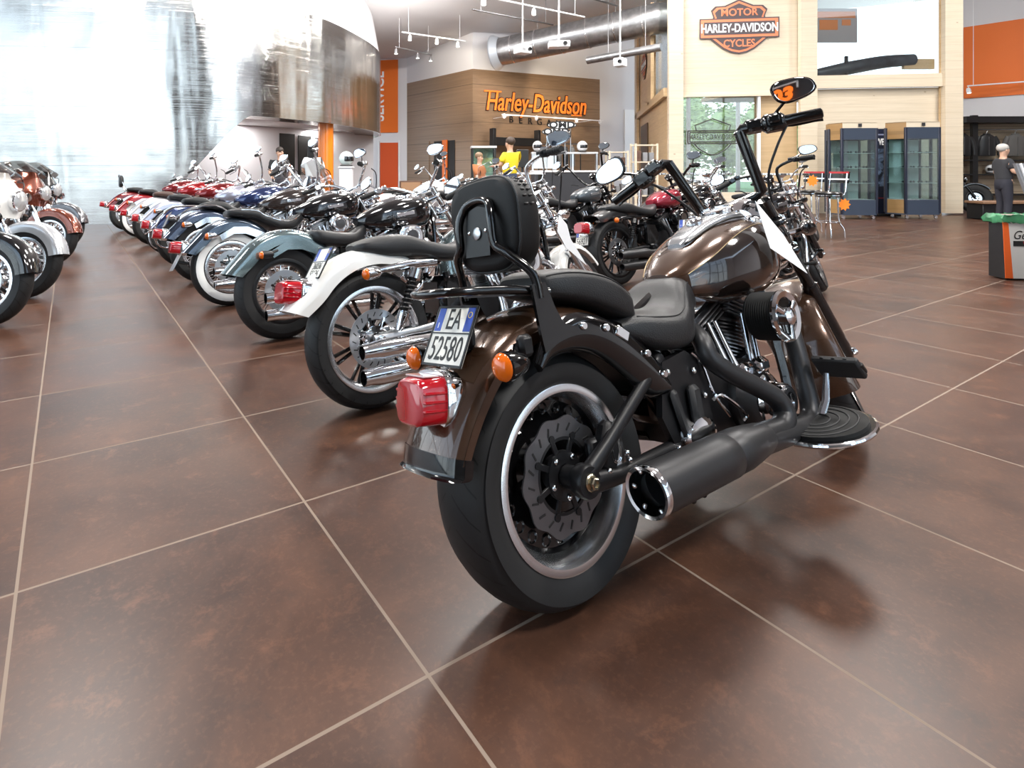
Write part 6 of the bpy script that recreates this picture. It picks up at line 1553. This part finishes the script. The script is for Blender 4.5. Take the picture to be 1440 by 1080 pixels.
    for px, Y, w, h, lab in ((909, 14.0, .52, 1.80, 'tall open pale wood shelf against the pavilion flank'), (870, 16.3, .52, 1.70, 'open pale wood shelf left of the tall one'), (852, 17.2, .42, 1.30, 'low open wood shelf next to the sales counter')):
        q = at(px, 220, Y); rt = root('shelving_unit', lab, 'shelving unit', Matrix.Translation((q.x, Y, 0)))
        for x in (-w/2, w/2):
            for y in (0, .32): MB().box((x, y, h/2), (.045, .045, h)).build('post', SPRUCE, rt)
        n = 5
        for k in range(n):
            z = .12+(h-.16)*k/(n-1); MB().box((0, .16, z), (w, .34, .03)).build('shelf', SPRUCE, rt)
            if k < n-1:
                for j in range(3):
                    hh = rnd.uniform(.14, .26); c = (CARD, mat('goods_brown', (.12, .06, .04), .6), mat('goods_grey', (.25, .25, .26), .5))[rnd.randrange(3)]
                    o = MB().box((q.x-w*.3+w*.3*j, Y+.16, z+.016+hh/2), (w*.22, .2, hh), .012).box((q.x-w*.3+w*.3*j, Y+.055, z+.016+hh*.55), (w*.16, .006, hh*.4), .002).build('boxed_goods', c, None)
                    tag(o, 'small boxed goods standing on the %s' % lab.split(' against')[0].split(' left')[0].split(' next')[0], 'box', 'boxed goods on the %s' % lab.split(' against')[0].split(' left')[0].split(' next')[0])
    # pictures under the stainless drum
    A, B = Vector((-7.6, 14.2)), Vector((-2.1, 21.2))
    for i, (p0, p1, y0, y1) in enumerate(((392, 413, 188, 246), (418, 436, 191, 246), (440, 452, 194, 246))):
        a, c = on_line(p0, A, B), on_line(p1, A, B); mY = (a.y+c.y)/2
        z0, z1 = zat(y1, mY), zat(y0, mY)
        o = slab(None, 'wall_picture', a, c, z0, z1, BK, .03, .03); tag(o, 'black framed poster on the wall under the drum, %s' % ('left of three', 'middle of three', 'right one beside the orange column')[i], 'picture', 'framed posters under the drum')
        d = (c-a).normalized(); m_ = mat('picture_dark', (.07, .055, .045), .4, vary=(3, .8)); slab(o, 'picture_print', a+d*.06, c-d*.06, z0+.08, z1-.08, m_, .034, .005)
    # helmet on a plinth near the column
    q = at(487, 226, 12.2); rt = root('plinth', 'narrow white plinth carrying a pale helmet near the orange column', 'plinth', Matrix.Translation((q.x, 12.2, 0)))
    MB().box((0, 0, .6), (.26, .26, 1.2), .01).build('plinth_body', WHITE, rt); MB().box((0, 0, 1.215), (.30, .30, .03), .004).build('plinth_top', WHITE2, rt)
    helmet('pale green-white helmet on the narrow plinth', (q.x, 12.2, 1.232), R_(-40), mat('helmet_pale', (.60, .70, .68), .2, 0, .8), None, .155)
    # small cabinets by the wooden wall
    rt = root('side_cabinet', 'low brown cabinet at the foot of the wooden wall', 'cabinet', Matrix.Translation((at(578, 255, 18).x, 18, 0))); MB().box((0, 0, .42), (.7, .4, .80), .01).build('cabinet_body', mat('cab_brown', (.10, .05, .03), .5), rt); MB().box((.0, -.205, .45), (.6, .02, .66), .004).build('cabinet_door', mat('cab_tan', (.30, .17, .09), .5), rt)
    # people
    person('person in a yellow shirt standing by the sales counter', 1.80, 13.1, 325, 1.86, (.72, .55, .02), (.03, .04, .08), (.05, .03, .02), arms=((.28, .25), (.30, .25)))
    person('person in an orange shirt bending near the glass showcase', 1.10, 13.0, 120, 1.52, (.40, .14, .05), (.05, .04, .04), (.22, .14, .08))
    person('dark-haired person in a black printed top under the framed posters', -3.55, 13.6, 160, 1.66, (.02, .02, .022), (.03, .03, .04), arms=((.2, .1), (.25, .15)))
    person('person with long black hair and white top, seen from behind near the column', -2.65, 13.0, 10, 1.72, (.72, .74, .74), (.03, .03, .05), (.006, .005, .005), long_hair=True)
    person('grey-haired person in dark clothes beside the clothes wall', 11.9, 12.0, 100, 1.66, (.03, .03, .035), (.02, .02, .03), (.45, .43, .40), arms=((.2, .1), (.25, .2)))

def lights_camera():
    def area(x, y, z, s, e, c=(1, .97, .93), rx=0., ry=0., sy=None):
        l = bpy.data.lights.new('area_lamp', 'AREA'); l.shape = 'RECTANGLE'; l.size = s; l.size_y = sy or s; l.energy = e; l.color = c
        o = bpy.data.objects.new('area_lamp', l); COL.objects.link(o); o.location = (x, y, z); o.rotation_euler = (rx, ry, 0); return o
    for x, y, e in ((-1.5, 3.5, 150), (3.5, 4.5, 110), (-5, 8, 180), (1.5, 9.5, 200), (7, 9, 200), (-.5, 15, 220), (6, 15.5, 160), (14, 10, 260), (-9, 5, 160), (4.5, -2.5, 330), (9, 2, 260)): area(x, y, zceil(x, y)-.12, 1.5, e*LAMP)  # overhead lamps; strongest one added to brighten the brown cruiser's right side
    area(2.0, 13.5, 4.3, 2.0, 130, rx=PI); area(-.5, 17.5, 4.3, 1.5, 60, rx=PI); area(4.5, 8, 4.6, 2., 90, rx=PI)  # unseen upward-facing lamps, added to brighten the ceiling
    area(-5.2, 16.2, 2.44, 1.0, 60); area(-3.6, 19, 2.44, .8, 50)  # unseen lamps added under the drum to lift the dark recess
    def spot(p, t, e, ang, c=(1, .85, .62)):
        l = bpy.data.lights.new('spot_lamp', 'SPOT'); l.energy = e; l.spot_size = R_(ang); l.spot_blend = .6; l.shadow_soft_size = .06; l.color = c
        o = bpy.data.objects.new('spot_lamp', l); COL.objects.link(o); o.location = p; o.rotation_euler = (Vector(t)-Vector(p)).to_track_quat('-Z', 'Y').to_euler()
    spot((4.8, 20.2, 3.1), (5.3, 23.2, 4.1), 260, 75); spot((2.6, 19.2, 3.1), (3.2, 22.2, 4.0), 160, 75)
    spot((.3, 18.8, 5.5), (1.0, 22.2, 4.9), 260, 60)
    w = bpy.data.worlds.new('sky'); scene.world = w; w.use_nodes = True; nt = w.node_tree; bg = nt.nodes['Background']
    tc = nt.nodes.new('ShaderNodeTexCoord'); sp = nt.nodes.new('ShaderNodeSeparateXYZ'); r = nt.nodes.new('ShaderNodeValToRGB')
    nt.links.new(tc.outputs['Generated'], sp.inputs[0]); nt.links.new(sp.outputs['Z'], r.inputs['Fac']); nt.links.new(r.outputs['Color'], bg.inputs['Color'])
    e = r.color_ramp.elements; e[0].position = 0; e[0].color = (.86, .93, .97, 1); e[1].position = .6; e[1].color = (.55, .74, 1, 1)
    bg.inputs['Strength'].default_value = SKY
    cam = bpy.data.cameras.new('camera'); co = bpy.data.objects.new('camera', cam); COL.objects.link(co)
    cam.sensor_width = 36; cam.lens = FPX/1440*36; cam.shift_x = (720-CX_)/1440; cam.shift_y = -(540-HY_)/1440
    co.location = (0, 0, HC_); co.rotation_euler = (PI/2, 0, 0); scene.camera = co; cam.clip_end = 400
    scene.view_settings.view_transform = 'Standard'; scene.view_settings.exposure = EXPO
LAMP, SKY, EXPO = 2.4, 3.0, .22

room(); pavilion(); trees(); ceiling_things(); shop(); hero(); cruisers(); lights_camera()
